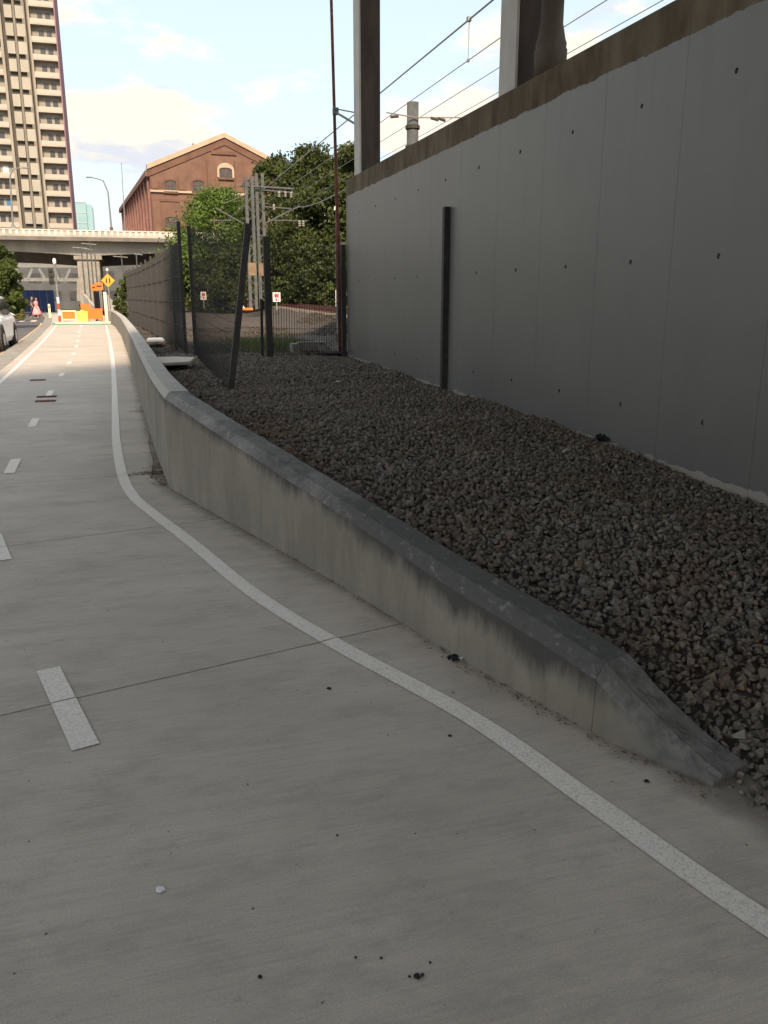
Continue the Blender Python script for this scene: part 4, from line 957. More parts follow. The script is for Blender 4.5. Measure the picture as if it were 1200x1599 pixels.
MB().box(FB(303, 230)[0] - .12, FB(303, 230)[0] + .12, .3, .6, FB(303, 235)[1], FB(303, 223)[1]).build('vent_pipe', m_galv, bb)
zc = FB(300, 301)[1]; MB().box(-.1, WB + .1, -.3, -.003, zc - .12, zc + .18).build('cornice', m_render, bb)
zc2 = FB(300, 314)[1]; MB().box(0.3, WB - .3, -.12, -.003, zc2 - .2, zc2 + .15).build('string_course', m_brick_d, bb)
for px_, top in ((241, 268), (283, 264), (328, 240), (371, 240), (416, 264), (459, 268)):
    x, zt_ = FB(px_, top); x = min(max(x, .55), WB - .55); lim = ev[1] - .2 + (pk[1] - ev[1] - 1.2) * (1 - abs(x - pk[0]) / pk[0])
    MB().box(x - .5, x + .5, -.26, -.003, zc + .31, min(zt_, lim) - .9).build('pilaster', m_brick, bb); MB().box(x - .5, x + .5, -.24, -.003, 0, zc2 - .21).build('pilaster', m_brick, bb)
x_a, x_b = FB(330, 240)[0], FB(369, 240)[0]; zz = FB(350, 239)[1]; MB().box(x_a, x_b, -.2, -.003, zz - .25, zz + .25).build('string_course', m_brick_d, bb)
def arch_window(cx, z0, w, h_, surround=None, y=-.0):
    n_ = 8; rise = w * .18
    pts_ = [(cx - w / 2, z0), (cx + w / 2, z0)] + [(cx + w / 2 * math.cos(math.pi * i / n_), z0 + h_ - rise + rise * math.sin(math.pi * i / n_)) for i in range(n_ + 1)]
    win = MB().prism(pts_, y - .03, y - .004, 'y').build('window', m_glassd, bb)
    MB().box(cx - .05, cx + .05, y - .075, y - .031, z0 + .05, z0 + h_ - .1).build('mullion', m_brick_d, win); MB().box(cx - w / 2, cx + w / 2, y - .07, y - .0312, z0 + h_ * .55, z0 + h_ * .55 + .1).build('transom', m_brick_d, win)
    MB().box(cx - w / 2 - .2, cx + w / 2 + .2, y - .3, y - .003, z0 - .3, z0 - .01).build('sill', m_brick_d, win)
    pts2 = []; 
    s_ = surround or .28; arc = [(cx + (w / 2 + .01) * math.cos(math.pi * i / n_), z0 + h_ - rise + .01 + rise * math.sin(math.pi * i / n_)) for i in range(n_ + 1)]
    arc2 = [(cx + (w / 2 + s_) * math.cos(math.pi * i / n_), z0 + h_ - rise + (rise + s_ * (2.2 if surround else 1)) * math.sin(math.pi * i / n_)) for i in range(n_ + 1)]
    mb = MB(); rim = [(cx + w / 2 + .01, z0)] + arc + [(cx - w / 2 - .01, z0)]; rim2 = [(cx + w / 2 + s_, z0)] + arc2 + [(cx - w / 2 - s_, z0)]; k = len(rim)
    mb.v = [(p[0], y - .16, p[1]) for p in rim] + [(p[0], y - .16, p[1]) for p in rim2] + [(p[0], y - .003, p[1]) for p in rim] + [(p[0], y - .003, p[1]) for p in rim2]
    for i in range(k - 1): mb.f += [(i, i + 1, k + i + 1, k + i), (k + i, k + i + 1, 3 * k + i + 1, 3 * k + i), (i, i + 1, 2 * k + i + 1, 2 * k + i)]
    mb.build('frame', m_render if surround else m_brick_d, win)
for px_ in (267, 310.5, 393, 436):
    x, z0 = FB(px_, 299); w = FB(276, 290)[0] - FB(258, 290)[0]; arch_window(x, z0, w, FB(px_, 282)[1] - z0)
x, z0 = FB(353, 277.5); arch_window(x, z0, FB(363, 270)[0] - FB(343, 270)[0], FB(353, 262)[1] - z0, surround=.3)
for px_ in (269.5, 311, 353, 393, 436):
    x, z0 = FB(px_, 356); arch_window(x, z0, 1.85, FB(px_, 339)[1] - z0)
for k in range(12):                      # left flank: pilasters and windows
    y = 1.4 + k * 4.8; MB().box(-.3, 0.0, y, y + 1.0, 0, ev[1] - .6).build('pilaster', m_brick_side, bb)
    for zz in (3, 9.5, 15.5): MB().box(-.05, 0.0, y + 1.9, y + 3.8, zz, zz + 3.2).build('window', m_glassd, bb)
MB().box(-.55, .0, .7, LB, ev[1] - .95, ev[1] - .36).build('eaves_band', m_brick_side, bb)

# ------------------------------------------------------------------ apartment tower
AY = 182.0
e0 = PY(115.5, 350, AY); FH = 2.98
tw = empty('apartment_tower', (e0.x, AY, -.4)); tw.scale = (1, .5, 1); tag(tw, 'tall apartment tower with balconies, cream panels and purple edge fin', 'building')
ax = lambda px_: PY(px_, 330, AY).x - e0.x
HT = FH * 29
xs = {'fin': ax(112.2), 'balR': ax(75.5), 'pil': ax(69), 'p2a': ax(67.5), 'p2b': ax(55), 'p1a': ax(50), 'p1b': ax(38.5), 'balL': ax(33)}
xl = ax(-40)
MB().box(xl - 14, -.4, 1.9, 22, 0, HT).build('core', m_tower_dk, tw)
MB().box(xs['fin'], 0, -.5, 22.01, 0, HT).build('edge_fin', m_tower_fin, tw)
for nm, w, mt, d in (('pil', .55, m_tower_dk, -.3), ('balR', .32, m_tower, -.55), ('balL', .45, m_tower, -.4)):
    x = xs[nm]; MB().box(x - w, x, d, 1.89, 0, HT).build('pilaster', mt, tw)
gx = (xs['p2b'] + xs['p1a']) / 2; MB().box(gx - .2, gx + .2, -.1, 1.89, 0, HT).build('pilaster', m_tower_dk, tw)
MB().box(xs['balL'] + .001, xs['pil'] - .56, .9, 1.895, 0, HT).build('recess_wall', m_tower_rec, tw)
def dupm(me, nm, x, z_, mt=None, y=0.0): o = link(nm, me, None, tw); o.location = (x, y, z_); return o
def bx(x0_, x1_, y0_, y1_, z0_, z1_, mt, nm): me = MB().box(x0_, x1_, y0_, y1_, z0_, z1_).mesh(nm); me.materials.append(mt); return me
slabR = bx(xs['balR'] + .001, xs['fin'] - .001, -.6, 1.89, 0, .32, m_tower_slab, 'balcony_slab'); railR = bx(xs['balR'] + .02, xs['fin'] - .02, -.56, -.5, .321, 1.0, m_tower_rail, 'balustrade')
slabL = bx(xl, xs['balL'] - .451, -.6, 1.89, 0, .32, m_tower_slab, 'balcony_slab'); railL = bx(xl, xs['balL'] - .47, -.56, -.5, .321, 1.0, m_tower_rail, 'balustrade')
pan2 = bx(xs['p2b'], xs['p2a'], -.35, .89, .80, FH - .10, m_tower_pan, 'facade_panel'); pan1 = bx(xs['p1b'], xs['p1a'], -.35, .89, .80, FH - .10, m_tower_pan, 'facade_panel')
win = bx(-.45, .45, 1.83, 1.895, .33, 2.35, m_glassd, 'window'); winb = bx(-.5, .5, 1.83, 1.895, .33, 2.35, m_blue, 'window'); curt = bx(-.5, .5, 1.825, 1.895, .33, 2.35, m_white, 'window')
wallR = bx(xs['balR'] + .002, xs['fin'] - .002, 1.84, 1.898, .322, FH - .01, m_tower, 'back_wall'); wallL = bx(xl, xs['balL'] - .452, 1.84, 1.898, .322, FH - .01, m_tower, 'back_wall')
for f in range(29):
    z_ = f * FH; big_ = (PY(50, 0, AY).z + 4) > z_ > 3
    dupm(slabR, 'balcony_slab', 0, z_); dupm(slabL, 'balcony_slab', 0, z_)
    if not big_: continue
    dupm(railR, 'balustrade', 0, z_); dupm(railL, 'balustrade', 0, z_); dupm(pan2, 'facade_panel', 0, z_); dupm(pan1, 'facade_panel', 0, z_); dupm(wallR, 'back_wall', 0, z_); dupm(wallL, 'back_wall', 0, z_)
    mid = (xs['balR'] + xs['fin']) / 2 + .2
    dupm(win, 'window', mid - .62, z_, y=-.02); dupm(win, 'window', mid + .75, z_, y=-.02)
    xm = xs['balL'] - 2.0
    dupm(random.choice([win, win, winb, curt, win]), 'window', xm, z_, y=-.02); dupm(win, 'window', xm - 1.4, z_, y=-.02); dupm(random.choice([win, winb]), 'window', xm - 3.4, z_, y=-.02)
# glass block far behind
TYY = 320.0; a_, c_ = PY(112, 315, TYY), PY(134, 315, TYY); d_ = PY(143, 319, TYY)
root = empty('glass_building', (a_.x, TYY, -.4)); tag(root, 'distant teal glass office block beside the apartment tower', 'building')
MB().box(0, c_.x - a_.x, 0, 20, 0, a_.z + .4).build('main_block', m_teal, root); MB().box(c_.x - a_.x + .002, d_.x - a_.x, 1, 18, 0, d_.z + .4).build('side_block', m_teal, root)
me = MB().box(.0, d_.x - a_.x, -.12, -.003, 0, .22).mesh('mullion'); me.materials.append(m_mull)
for k in range(9): o = link('floor_band', me, None, root); o.location = (0, 0, a_.z + .2 - k * 3.4); o.scale = ((c_.x - a_.x) / (d_.x - a_.x), 1, 1)
for px_ in (120, 127): MB().box(PY(px_, 320, TYY).x - a_.x - .1, PY(px_, 320, TYY).x - a_.x + .1, -.14, -.125, 0, a_.z).build('mullion', m_mull, root)

# ------------------------------------------------------------------ works barriers on the path
def barrier(pxl, pxr, pyt, Y, kind, label):
    a_, c_ = PY(pxl, pyt, Y), PY(pxr, pyt, Y); w = c_.x - a_.x; h_ = a_.z; root = empty('works_barrier', ((a_.x + c_.x) / 2, Y, 0.004)); tag(root, label, 'barrier')
    hw = w / 2
    if kind == 'water':
        MB().prism([(-.24, 0), (.24, 0), (.20, .12), (.10, .30), (.07, h_), (-.07, h_), (-.10, .30), (-.20, .12)], -hw, hw, 'x').build('body', m_yellow, root, bevel=.02)
        for t in (-.5, 0, .5): MB().box(t * w * .6 - .05, t * w * .6 + .05, -.13, -.08, .32, h_ - .1).build('rib', m_yellow, root, bevel=.01)
        MB().box(-hw * .3, hw * .3, -.06, .06, h_ + .001, h_ + .05).build('filler_cap', m_cream, root, bevel=.01)
    else:
        fm = m_cream if kind == 'cream' else m_orange
        f_ = MB(); f_.box(-hw, -hw + .07, -.03, .03, .08, h_); f_.box(hw - .07, hw, -.03, .03, .08, h_); f_.box(-hw + .071, hw - .071, -.028, .028, h_ - .07, h_ - .001); f_.box(-hw + .071, hw - .071, -.028, .028, .22, .28); f_.build('frame', fm, root)
        MB().box(-hw + .075, hw - .075, -.01, .01, .285, h_ - .075).build('infill_panel', m_orange, root)
        k = max(3, int(w / .22))
        for i in range(1, k): MB().box(-hw + w * i / k - .015, -hw + w * i / k + .015, -.026, -.011, .29, h_ - .08).build('slat', m_orange, root)
        for sx in (-1, 1): MB().box(sx * (hw - .15) - .06, sx * (hw - .15) + .06, -.32, .32, 0, .078).build('foot', m_cream if kind == 'cream' else m_black, root, bevel=.01)
barrier(95, 119, 485, 55.5, 'cream', 'cream-framed works barrier with orange infill beside the yellow one')
barrier(119.5, 137, 486, 55.6, 'water', 'yellow plastic water-filled barrier across the path')
barrier(137, 160, 482, 56.6, 'orange', 'orange works barrier between yellow barrier and parapet')
barrier(126, 141, 475, 66, 'orange', 'small orange works barrier farther along the path')
tb_ = empty('barrier_base', (-2.9, 55.0, .005)); tag(tb_, 'long cream plastic kerb strip lying in front of the barriers', 'kerb strip')
for i in range(6): MB().box(-1.75 + i * .56, -1.75 + i * .56 + .55, -.12, .12, 0, .11).build('segment', m_cream, tb_, bevel=.02)

# diamond warning sign
q = PY(169, 438, 51); root = empty('diamond_sign', (q.x, 51, .3)); tag(root, 'amber diamond warning sign with two dark walking figures on a pole', 'sign')
sz_ = .37; zc = q.z - .3
MB().tube([(0, 0, 0), (0, 0, zc + .5)], .035, 8).build('pole', m_galv, root)
MB().prism([(0, zc - sz_), (sz_, zc), (0, zc + sz_), (-sz_, zc)], -.06, -.04, 'y').build('face', m_signy, root, bevel=.004)
m = MB()
for s, k in ((-1, .1), (1, .09)):
    cx = s * .085
    fig = [(cx - .05, zc - .17), (cx - .015, zc - .17), (cx + .005, zc - .06), (cx + .03, zc - .17), (cx + .06, zc - .17), (cx + .035, zc + .02), (cx + .04, zc + .09), (cx - .035, zc + .09), (cx - .03, zc + .0)]
    m.add([(a_, -.064, b_) for a_, b_ in fig], [tuple(range(len(fig)))])
    m.add([(cx + .03 * math.cos(t * .785), -.064, zc + .135 + .03 * math.sin(t * .785)) for t in range(8)], [tuple(range(8))])
m.build('walking_figures', m_signk, root, fix=False)
MB().lathe([(.02, zc + .5), (.07, zc + .54), (.07, zc + .62), (.02, zc + .66)], 8).build('top_cap', m_white, root)
# orange works signs behind
for i, (px_, py_, Y, w) in enumerate(((148, 449, 64, .5), (155, 447, 62, .55))):
    q = PY(px_, py_, Y); root = empty('works_sign', (q.x, Y, .0)); tag(root, ('orange works sign behind the parapet, beside the thin masts', 'orange works sign nearest the diamond sign pole')[i], 'sign')
    MB().tube([(0, 0, 0), (0, 0, q.z)], .03, 8).build('pole', m_galv, root); MB().box(-w / 2, w / 2, -.06, -.04, q.z - w * .45, q.z + w * .45).build('face', m_orange, root, bevel=.01); MB().box(-w * .3, w * .3, -.066, -.061, q.z - .05, q.z + .05).build('bar_print', m_signk, root)
# white ramp parapets beyond the barriers
for i, (pa, pb_, mt, lb) in enumerate((((131, 456, 484), (158, 487, 0), m_bridge, 'sloping pale ramp panel just past the orange barriers'), ((161, 452, 496), (168, 452, 0), m_bridge, 'upright white end panel beside the barriers'))):
    if i == 0:
        A_, B_ = Vector((PY(131, 470, 78).x, 78, 0)), Vector((PY(160, 498, 58).x, 58, 0))
        root = empty('ramp_parapet', B_); tag(root, lb, 'parapet'); d = A_ - B_
        for k in range(5):
            p_, q_ = d * (k / 5), d * ((k + 1) / 5 - .004); za, zb_ = .35 + .30 * k, .35 + .30 * (k + 1)
            m = MB(); m.add([(p_.x, p_.y, 0), (q_.x, q_.y, 0), (q_.x, q_.y, zb_), (p_.x, p_.y, za), (p_.x + .15, p_.y, 0), (q_.x + .15, q_.y, 0), (q_.x + .15, q_.y, zb_), (p_.x + .15, p_.y, za)],
                  [(0, 1, 2, 3), (7, 6, 5, 4), (3, 2, 6, 7), (0, 3, 7, 4), (1, 5, 6, 2)]); m.build('panel', m_bridge, root)
    else:
        q = PY(165, 470, 57); root = empty('end_panel', (q.x, 57, 0)); tag(root, lb, 'panel')
        MB().box(-.10, .10, 0, .3, 0, 1.9).build('panel', m_rail_post, root, bevel=.02); MB().prism([(.145, 0), (.62, 0), (.62, .9), (.5, 1.25), (.145, 1.75)], .05, .2, 'y').build('side_panel', m_bridge, root)
# dark boarded fence between ramp and end panel
q = PY(153, 470, 61); root = empty('board_fence', (q.x, 61, 0)); tag(root, 'dark vertical board fence between sloping ramp panel and end panel', 'fence')
for k in range(7): MB().box(-.25 + .02 * k, -.21 + .02 * k, k * 1.2, k * 1.2 + 1.15, 0, 2.0).build('board', m_black, root)

# traffic signal pole
q = PY(94, 500, 58); tq = PY(88, 406, 58); root = empty('traffic_signal', (q.x, 58, 0)); tag(root, 'grey traffic signal pole with white lamp top and red-white foot', 'traffic signal')
H_ = tq.z; MB().tube([(0, 0, 0), (0, 0, H_ - .25)], [.075, .06], 10).build('pole', m_galv, root)
for k in range(4): MB().lathe([(.085, .06 + k * .38), (.084, .06 + k * .38 + .375)], 10).build('band', m_red if k % 2 == 0 else m_white, root)
MB().lathe([(.06, H_ - .25), (.10, H_ - .2), (.11, H_), (.06, H_ + .09), (.02, H_ + .11)], 12).build('lamp', m_white, root)
hd = MB().box(-.42, -.12, -.12, .12, H_ - 1.5, H_ - .5).build('signal_head', m_black, root, bevel=.02)
for k in range(3): MB().lathe([(.02, 0), (.09, .001), (.10, .06)], 12).build('lens', m_signk, hd).matrix_local = Matrix.Translation((-.27, -.125, H_ - .66 - k * .32)) @ Matrix.Rotation(R(90), 4, 'X')
# marker post
for px_, py_, lb in ((76, 468, 'white marker post at the road bend beside the signal pole'), (12, 460, 'white marker post in the verge beside the round tree')):
    Y = 72 if px_ > 50 else 66; a_ = PY(px_, py_, Y); root = empty('marker_post', (a_.x, Y, -.1)); tag(root, lb, 'post')
    MB().box(-.08, .08, -.05, .05, 0, 1.15).build('post', m_cream, root, bevel=.02); MB().box(-.05, .05, -.056, -.0505, .85, 1.0).build('reflector', m_red, root)

# ------------------------------------------------------------------ people crossing
def person(x, y, rz, H_, name_label, top_m, leg_m, stride, dress=None, hair_long=True):
    root = empty('person', (x, y, -.125), rz); tag(root, name_label, 'person', 'people crossing the road')
    k = H_ / 1.7
    J = {'pel': (0, 0, .93), 'chest': (0, -.02, 1.22), 'neck': (0, -.01, 1.43), 'head0': (0, -.015, 1.50), 'head1': (0, -.03, 1.60), 'head2': (0, -.01, 1.68),
         'hipL': (.09, 0, .88), 'hipR': (-.09, 0, .88), 'knL': (.10, -.16 * stride, .48), 'knR': (-.10, .02 * stride, .47), 'anL': (.10, -.22 * stride, .08), 'anR': (-.10, .30 * stride, .12), 'toL': (.11, -.40 * stride - .04, .03), 'toR': (-.11, .17 * stride - .06, .03),
         'shL': (.17, 0, 1.38), 'shR': (-.17, 0, 1.38), 'elL': (.22, .06, 1.12), 'elR': (-.22, -.02, 1.12), 'wrL': (.23, -.06, .90), 'wrR': (-.23, -.14, .92), 'haL': (.23, -.10, .80), 'haR': (-.23, -.19, .83)}
    rad = {'pel': .14, 'chest': .135, 'neck': .055, 'head0': .07, 'head1': .098, 'head2': .07, 'hipL': .095, 'hipR': .095, 'knL': .06, 'knR': .06, 'anL': .04, 'anR': .04, 'toL': .035, 'toR': .035, 'shL': .06, 'shR': .06, 'elL': .043, 'elR': .043, 'wrL': .03, 'wrR': .03, 'haL': .035, 'haR': .035}
    E_ = [('pel', 'chest'), ('chest', 'neck'), ('neck', 'head0'), ('head0', 'head1'), ('head1', 'head2'), ('pel', 'hipL'), ('pel', 'hipR'), ('hipL', 'knL'), ('hipR', 'knR'), ('knL', 'anL'), ('knR', 'anR'), ('anL', 'toL'), ('anR', 'toR'), ('chest', 'shL'), ('chest', 'shR'), ('shL', 'elL'), ('shR', 'elR'), ('elL', 'wrL'), ('elR', 'wrR'), ('wrL', 'haL'), ('wrR', 'haR')]
    nm = list(J); me = bpy.data.meshes.new('body'); me.from_pydata([tuple(c_ * k for c_ in J[a_]) for a_ in nm], [(nm.index(a_), nm.index(b_)) for a_, b_ in E_], [])
    o = link('body', me, m_skin, root); md = o.modifiers.new('skin', 'SKIN'); 
    for i, a_ in enumerate(nm): me.skin_vertices[0].data[i].radius = (rad[a_] * k,) * 2; me.skin_vertices[0].data[i].use_root = a_ == 'pel'
    sb = o.modifiers.new('sub', 'SUBSURF'); sb.levels = 1; sb.render_levels = 2
    # clothes
    tor = MB(); 
    tor.lathe([(.17 * k, .86 * k), (.165 * k, 1.0 * k), (.155 * k, 1.1 * k), (.175 * k, 1.28 * k), (.15 * k, 1.38 * k), (.07 * k, 1.45 * k)], 14); tor.v = [(a_ * 1.12, b_ * .82, c_) for a_, b_, c_ in tor.v]
    for s in (1, -1): tor.tube([(s * .15 * k, 0, 1.38 * k), (s * .22 * k, .04 * k, 1.18 * k)], [.078 * k, .065 * k], 10)
    tor.build('top', top_m, root, smooth=True)
    if dress:
        m = MB(); m.lathe([(.40 * k, .32 * k), (.34 * k, .5 * k), (.25 * k, .75 * k), (.175 * k, .98 * k)], 16); m.v = [(a_ * (1 + .07 * math.sin(5 * math.atan2(b_, a_))), b_, c_) for a_, b_, c_ in m.v]; m.build('skirt', dress, root, smooth=True)
    else:
        m = MB()
        for s, kn, an in (('L', 'knL', 'anL'), ('R', 'knR', 'anR')):
            hp = J['hip' + s]; m.tube([tuple(c_ * k for c_ in p_) for p_ in (hp, J[kn], J[an])], [.115 * k, .085 * k, .065 * k], 10)
        m.build('trousers', leg_m, root, smooth=True)
    hm = MB(); pr = [(.085, 1.40), (.115, 1.5), (.118, 1.62), (.10, 1.70), (.04, 1.745)] if hair_long else [(.10, 1.57), (.112, 1.64), (.095, 1.71), (.04, 1.74)]
    hm.lathe([(r_ * k, z_ * k) for r_, z_ in pr], 12); hm.v = [(a_, b_ * .8 + .035 * k, c_) for a_, b_, c_ in hm.v]; hm.build('hair', m_hair, root, smooth=True)
    fm = MB()
    for s in (-1, 1): fm.box(s * .035 * k - .012, s * .035 * k + .012, -.128 * k, -.112 * k, 1.60 * k, 1.615 * k)
    fm.build('eyes', m_signk, root); MB().box(-.025 * k, .025 * k, -.125 * k, -.108 * k, 1.535 * k, 1.543 * k).build('mouth', m_red, root); MB().prism([(-.14 * k, 1.565 * k), (-.11 * k, 1.61 * k), (-.11 * k, 1.56 * k)], -.012, .012, 'x').build('nose', m_skin, root)
pp = G(59, 497.5, -.125); person(pp.x, pp.y, R(70), 1.66, 'person in a pink top and long pink skirt crossing the road', m_pink, m_navy, .8, dress=m_pink)
pp = G(52.5, 496.5, -.125); person(pp.x, pp.y, R(70), 1.74, 'person in dark clothes walking beside the one in pink', m_navy, m_navy, 1.0, hair_long=False)

# ------------------------------------------------------------------ white car
cq = G(24, 537, -.125); car = empty('parked_car', (cq.x - .74, 31.6, -.125)); car.scale = (1.06,) * 3; tag(car, 'white sport utility car on the road beside the orange kerb line', 'car')
# profile along y (front at -y): loft of half-width sections
sec = [(-2.25, .62, .30, .72), (-2.15, .82, .24, .88), (-1.6, .90, .22, 1.0), (-.95, .92, .22, 1.04), (0, .93, .22, 1.04), (1.2, .93, .22, 1.06), (1.95, .90, .25, 1.06), (2.2, .78, .34, .98)]
bm_ = MB(); m_ = 10
for (y, hw, zb_, zt_) in sec:
    ring = [(-hw * .92, zb_), (hw * .92, zb_), (hw, zb_ + .18), (hw * 1.0, (zb_ + zt_) / 2 + .06), (hw * .975, zt_ - .12), (hw * .88, zt_), (-hw * .88, zt_), (-hw * .975, zt_ - .12), (-hw, (zb_ + zt_) / 2 + .06), (-hw, zb_ + .18)]
    bm_.v += [(x, y, z_) for x, z_ in ring]
for i in range(len(sec) - 1):
    for j in range(m_): bm_.f.append((i * m_ + j, i * m_ + (j + 1) % m_, (i + 1) * m_ + (j + 1) % m_, (i + 1) * m_ + j))
bm_.f.append(tuple(range(m_))); bm_.f.append(tuple((len(sec) - 1) * m_ + j for j in range(m_ - 1, -1, -1)))
bm_.build('body', m_carw, car, smooth=False, bevel=.015)
cab = MB(); cs = [(-1.0, .78, 1.03, 1.05), (-.35, .66, 1.03, 1.62), (.3, .66, 1.03, 1.68), (1.5, .64, 1.03, 1.64), (2.05, .72, 1.03, 1.10)]
for (y, ht, zb_, zt_) in cs: cab.v += [(-.84, y, zb_), (.84, y, zb_), (ht, y, zt_), (-ht, y, zt_)]
for i in range(4):
    for j in range(4): cab.f.append((i * 4 + j, i * 4 + (j + 1) % 4, (i + 1) * 4 + (j + 1) % 4, (i + 1) * 4 + j))
cab.f += [(0, 1, 2, 3), (19, 18, 17, 16)]; cab.build('cabin', m_carw, car, bevel=.02)
ws = MB().add([(-.74, -.995, 1.10), (.74, -.995, 1.10), (.60, -.43, 1.58), (-.60, -.43, 1.58)], [(0, 1, 2, 3)]); ws.v = [(x, y - .03, z_ + .02) for x, y, z_ in ws.v]; ws.build('windscreen', m_glass, car)
rw = MB().add([(-.68, 2.06, 1.14), (.68, 2.06, 1.14), (.58, 1.60, 1.58), (-.58, 1.60, 1.58)], [(0, 1, 2, 3)]); rw.v = [(x, y + .03, z_ + .02) for x, y, z_ in rw.v]; rw.build('rear_window', m_glass, car)
for s in (-1, 1):
    for ya, yb, yc, yd in ((-.70, .25, .25, -.30), (.33, 1.25, 1.25, .33), (1.32, 1.75, 1.45, 1.32)):
        w_ = MB().add([(s * .85, ya, 1.10), (s * .85, yb, 1.10), (s * .695, yc, 1.56), (s * .695, yd, 1.56)], [(0, 1, 2, 3)]); w_.build('side_window', m_glass, car)
    MB().box(s * .95 - .09 if s > 0 else s * .95 - .12, s * .95 + .12 if s > 0 else s * .95 + .09, -.78, -.64, 1.08, 1.24).build('mirror', m_black, car, bevel=.03)
    MB().box(s * .62 - .17, s * .62 + .17, -2.245, -2.12, .70, .86).build('headlight', m_lamp, car, bevel=.03); MB().box(s * .70 - .12, s * .70 + .12, 2.1, 2.215, .72, .95).build('tail_light', m_red, car, bevel=.02)
    for yw in (-1.42, 1.38):
        wh = MB().lathe([(.20, -.11), (.33, -.115), (.355, -.07), (.355, .07), (.33, .115), (.20, .11)], 24).build('wheel', m_tyre, car, smooth=False); wh.matrix_local = Matrix.Translation((s * .84, yw, .355)) @ Matrix.Rotation(R(90), 4, 'Y')
        rm = MB().lathe([(.02, -.12), (.19, -.118), (.215, -.09), (.215, .09), (.19, .118), (.02, .12)], 20).build('rim', m_rim, wh)
        MB().lathe([(.37, -.10), (.44, -.10), (.44, .10), (.37, .10)], 24).build('wheel_arch', m_black, car).matrix_local = Matrix.Translation((s * .83, yw, .37)) @ Matrix.Rotation(R(90), 4, 'Y')
MB().box(-.50, .50, -2.275, -2.2, .46, .68).build('grille', m_black, car, bevel=.02); MB().box(-.7, .7, -2.25, -2.1, .24, .36).build('lower_bumper', m_black, car, bevel=.02); MB().box(-.19, .19, -2.29, -2.276, .38, .47).build('number_plate', m_white, car)

# ------------------------------------------------------------------ small things on path and ballast
def drain(px0, px1, py_, lb):
    a_, c_ = G(px0, py_), G(px1, py_); root = empty('drain_grate', ((a_.x + c_.x) / 2, a_.y, 0.0)); tag(root, lb, 'drain grate'); w = c_.x - a_.x
    MB().box(-w / 2, w / 2, -.12, .12, .001, .005).build('frame', m_joint, root)
    for k in range(6): MB().box(-w / 2 + .03, w / 2 - .03, -.10 + k * .036, -.082 + k * .036, .0051, .009).build('bar', m_rust, root)
drain(47, 71, 594, 'single dark drain strip up the path beyond the paired ones'); drain(58, 88, 620, 'middle dark drain strip under a lane dash'); drain(55, 87, 627, 'lower dark drain strip just below another')
# chewing gum / paint spot
def blob(px_, py_, r, mt, name, lb, cat, z0=.003, h_=.003):
    p = G(px_, py_); m = MB(); n_ = 11; rr = [r * random.uniform(.8, 1.2) for _ in range(n_)]
    m.v = [(math.cos(6.283 * i / n_) * rr[i], math.sin(6.283 * i / n_) * rr[i], 0) for i in range(n_)] + [(math.cos(6.283 * i / n_) * rr[i] * .8, math.sin(6.283 * i / n_) * rr[i] * .8, h_) for i in range(n_)]
    m.f = [tuple(range(n_ - 1, -1, -1)), tuple(range(n_, 2 * n_))] + [(i, (i + 1) % n_, n_ + (i + 1) % n_, n_ + i) for i in range(n_)]
    o = m.build(name, mt); o.location = (p.x, p.y, z0); o.rotation_euler.z = random.uniform(0, 6); return tag(o, lb, cat)
blob(251, 1390, .014, m_white, 'paint_spot', 'small round white spot on the path slab', 'spot')
spots = [(514, 1076, .013), (652, 1526, .012), (660, 1524, .006), (640, 1527, .005), (406, 1527, .007), (527, 1306, .005), (556, 1497, .005), (672, 1505, .004), (596, 1498, .005), (1010, 1221, .012), (703, 1150, .01)]
for i, (a_, b_, r) in enumerate(spots):
    o = blob(a_, b_, r * .75, m_tarp, 'gum_mark', 'small dark gum mark on the concrete path', 'gum mark'); o['group'] = 'gum marks on the path'
# litter
lp = G(712, 1030); lt = empty('litter', (lp.x, lp.y, .004), .4); tag(lt, 'crumpled black and white wrapper at the foot of the low wall', 'litter')
def crumple(w, d, h_, seed):
    rs = random.Random(seed); m = MB(); k = 6
    for j in range(k):
        for i in range(k): m.v.append((w * (i / (k - 1) - .5) + rs.uniform(-.006, .006), d * (j / (k - 1) - .5) + rs.uniform(-.006, .006), rs.uniform(0, h_)))
    m.f = [(j * k + i, j * k + i + 1, (j + 1) * k + i + 1, (j + 1) * k + i) for j in range(k - 1) for i in range(k - 1)]; return m
crumple(.075, .05, .018, 1).build('foil', m_signk, lt); o = crumple(.07, .022, .015, 2).build('paper_edge', m_paper, lt); o.location = (.03, -.03, .004); o = crumple(.02, .04, .015, 3).build('paper_edge', m_paper, lt); o.location = (.04, .02, .006)
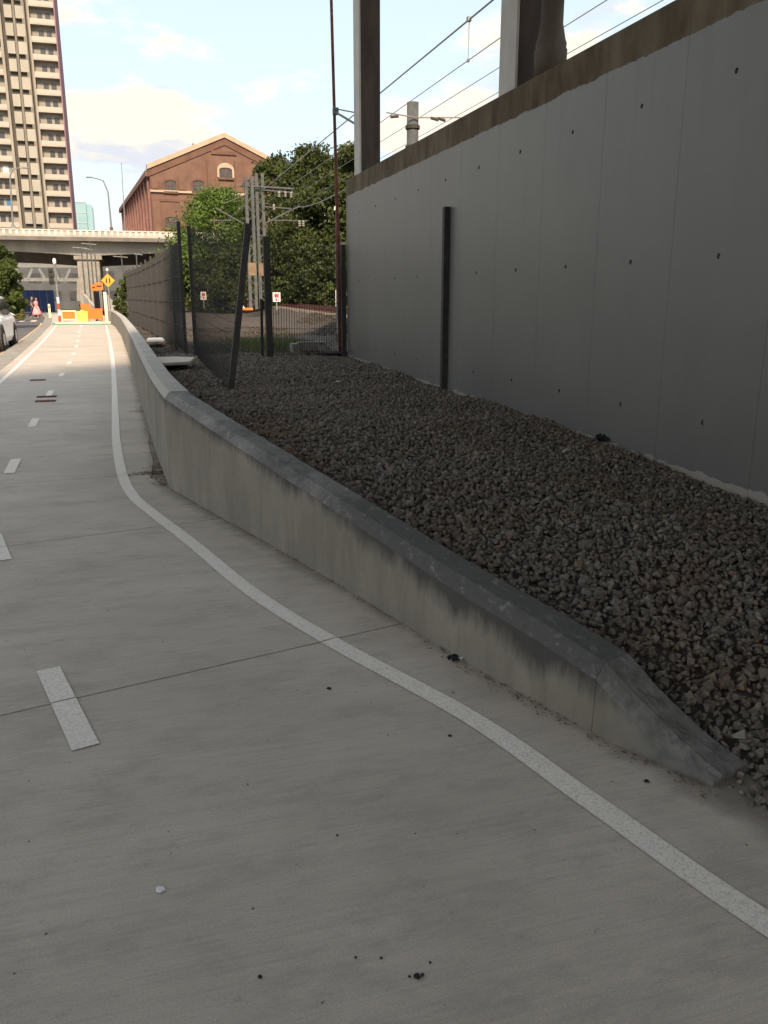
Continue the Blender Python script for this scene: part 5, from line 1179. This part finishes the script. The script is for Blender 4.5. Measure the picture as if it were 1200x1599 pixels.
# leaf litter and dirt along the foot of the low wall
V = []
def scatter(n_, ya, yb, tab, spread, sz_):
    for _ in range(n_):
        y = random.uniform(ya, yb); x = lerp_tab(tab, y) - abs(random.gauss(0, spread)) - .004; a_ = random.uniform(0, 6.28); l = sz_ * random.uniform(.5, 1.6); w = l * random.uniform(.2, .6); z_ = .003 + random.uniform(0, .006); dx, dy = math.cos(a_), math.sin(a_); t = random.uniform(-.3, .5) * w
        V.extend([(x - dx * l, y - dy * l, z_), (x - dy * w, y + dx * w, z_ + t), (x + dx * l, y + dy * l, z_ + .004), (x + dy * w, y - dx * w, z_)])
scatter(260, 2.0, 3.4, base_f, .03, .007); scatter(260, 3.3, 7.2, base_f, .012, .007); scatter(260, 7.3, 8.3, far_f, .07, .012); scatter(220, 8.2, 13, far_f, .03, .012); scatter(60, 12.3, 12.6, far_f, .12, .014); scatter(200, 7.84, 7.98, far_f, .14, .014)
o = link('leaf_litter', np_mesh('leaf_litter', np.array(V), np.arange(len(V)).reshape(-1, 4)), m_leafdry); tag(o, 'dry leaves and dirt along the foot of the low wall', None, None, 'stuff')
# twig by the corner
tw_ = [G(236, 745, .01), G(240, 720, .02), G(232, 690, .012), G(238, 668, .01)]
tag(MB().tube(tw_, [.006, .005, .004, .002], 6).build('twig', m_leafdry), 'thin dry twig lying along the wall foot near the corner', 'twig')
# pale slabs lying behind the low wall
q = Vector((.62, 14.6, .62)); root = empty('concrete_slab', (.48, 13.6, .60)); tag(root, 'pale tan concrete slab lying against the back of the low wall', 'slab')
MB().prism([(-.28, -.75), (.28, -.45), (.42, .5), (.1, .75), (-.3, .7)], 0, .045).build('slab', m_palestone, root, bevel=.012)
root = empty('foam_sheet', (.42, 21.5, .55)); tag(root, 'small flat white sheet lying behind the low wall beside the fence', 'sheet'); MB().prism([(-.2, -.5), (.22, -.4), (.2, .5), (-.15, .4)], 0, .06).build('sheet', m_white, root, bevel=.01)
# rag against the wall, odd stones
p_ = PX(940, 685, WX - .05); rg2 = empty('dark_rag', (p_.x, p_.y, p_.z - .02)); tag(rg2, 'small dark crumpled rag lying where gravel meets the grey wall', 'rag')
crumple(.10, .14, .07, 5).build('cloth', m_tarp, rg2)
for i, (a_, b_, r, mt, lb) in enumerate(((885, 704, .035, m_palestone, 'single pale tan stone on the gravel below the rag'), (528, 597, .05, m_palestone, 'pale stone on the gravel in front of the short fence'), (1157, 1148, .024, m_kerb, 'larger pale stone near the tapered end of the low wall'))):
    p_ = G(a_, b_, .3)
    for _ in range(6): p_ = G(a_, b_, grav(min(p_.x, WX - .05), p_.y) + .02)
    me = rock_mesh(300 + i); o = link('pale_stone', me, mt); o.location = p_; o.scale = (r * 1.2, r, r * .9); tag(o, lb, 'stone')
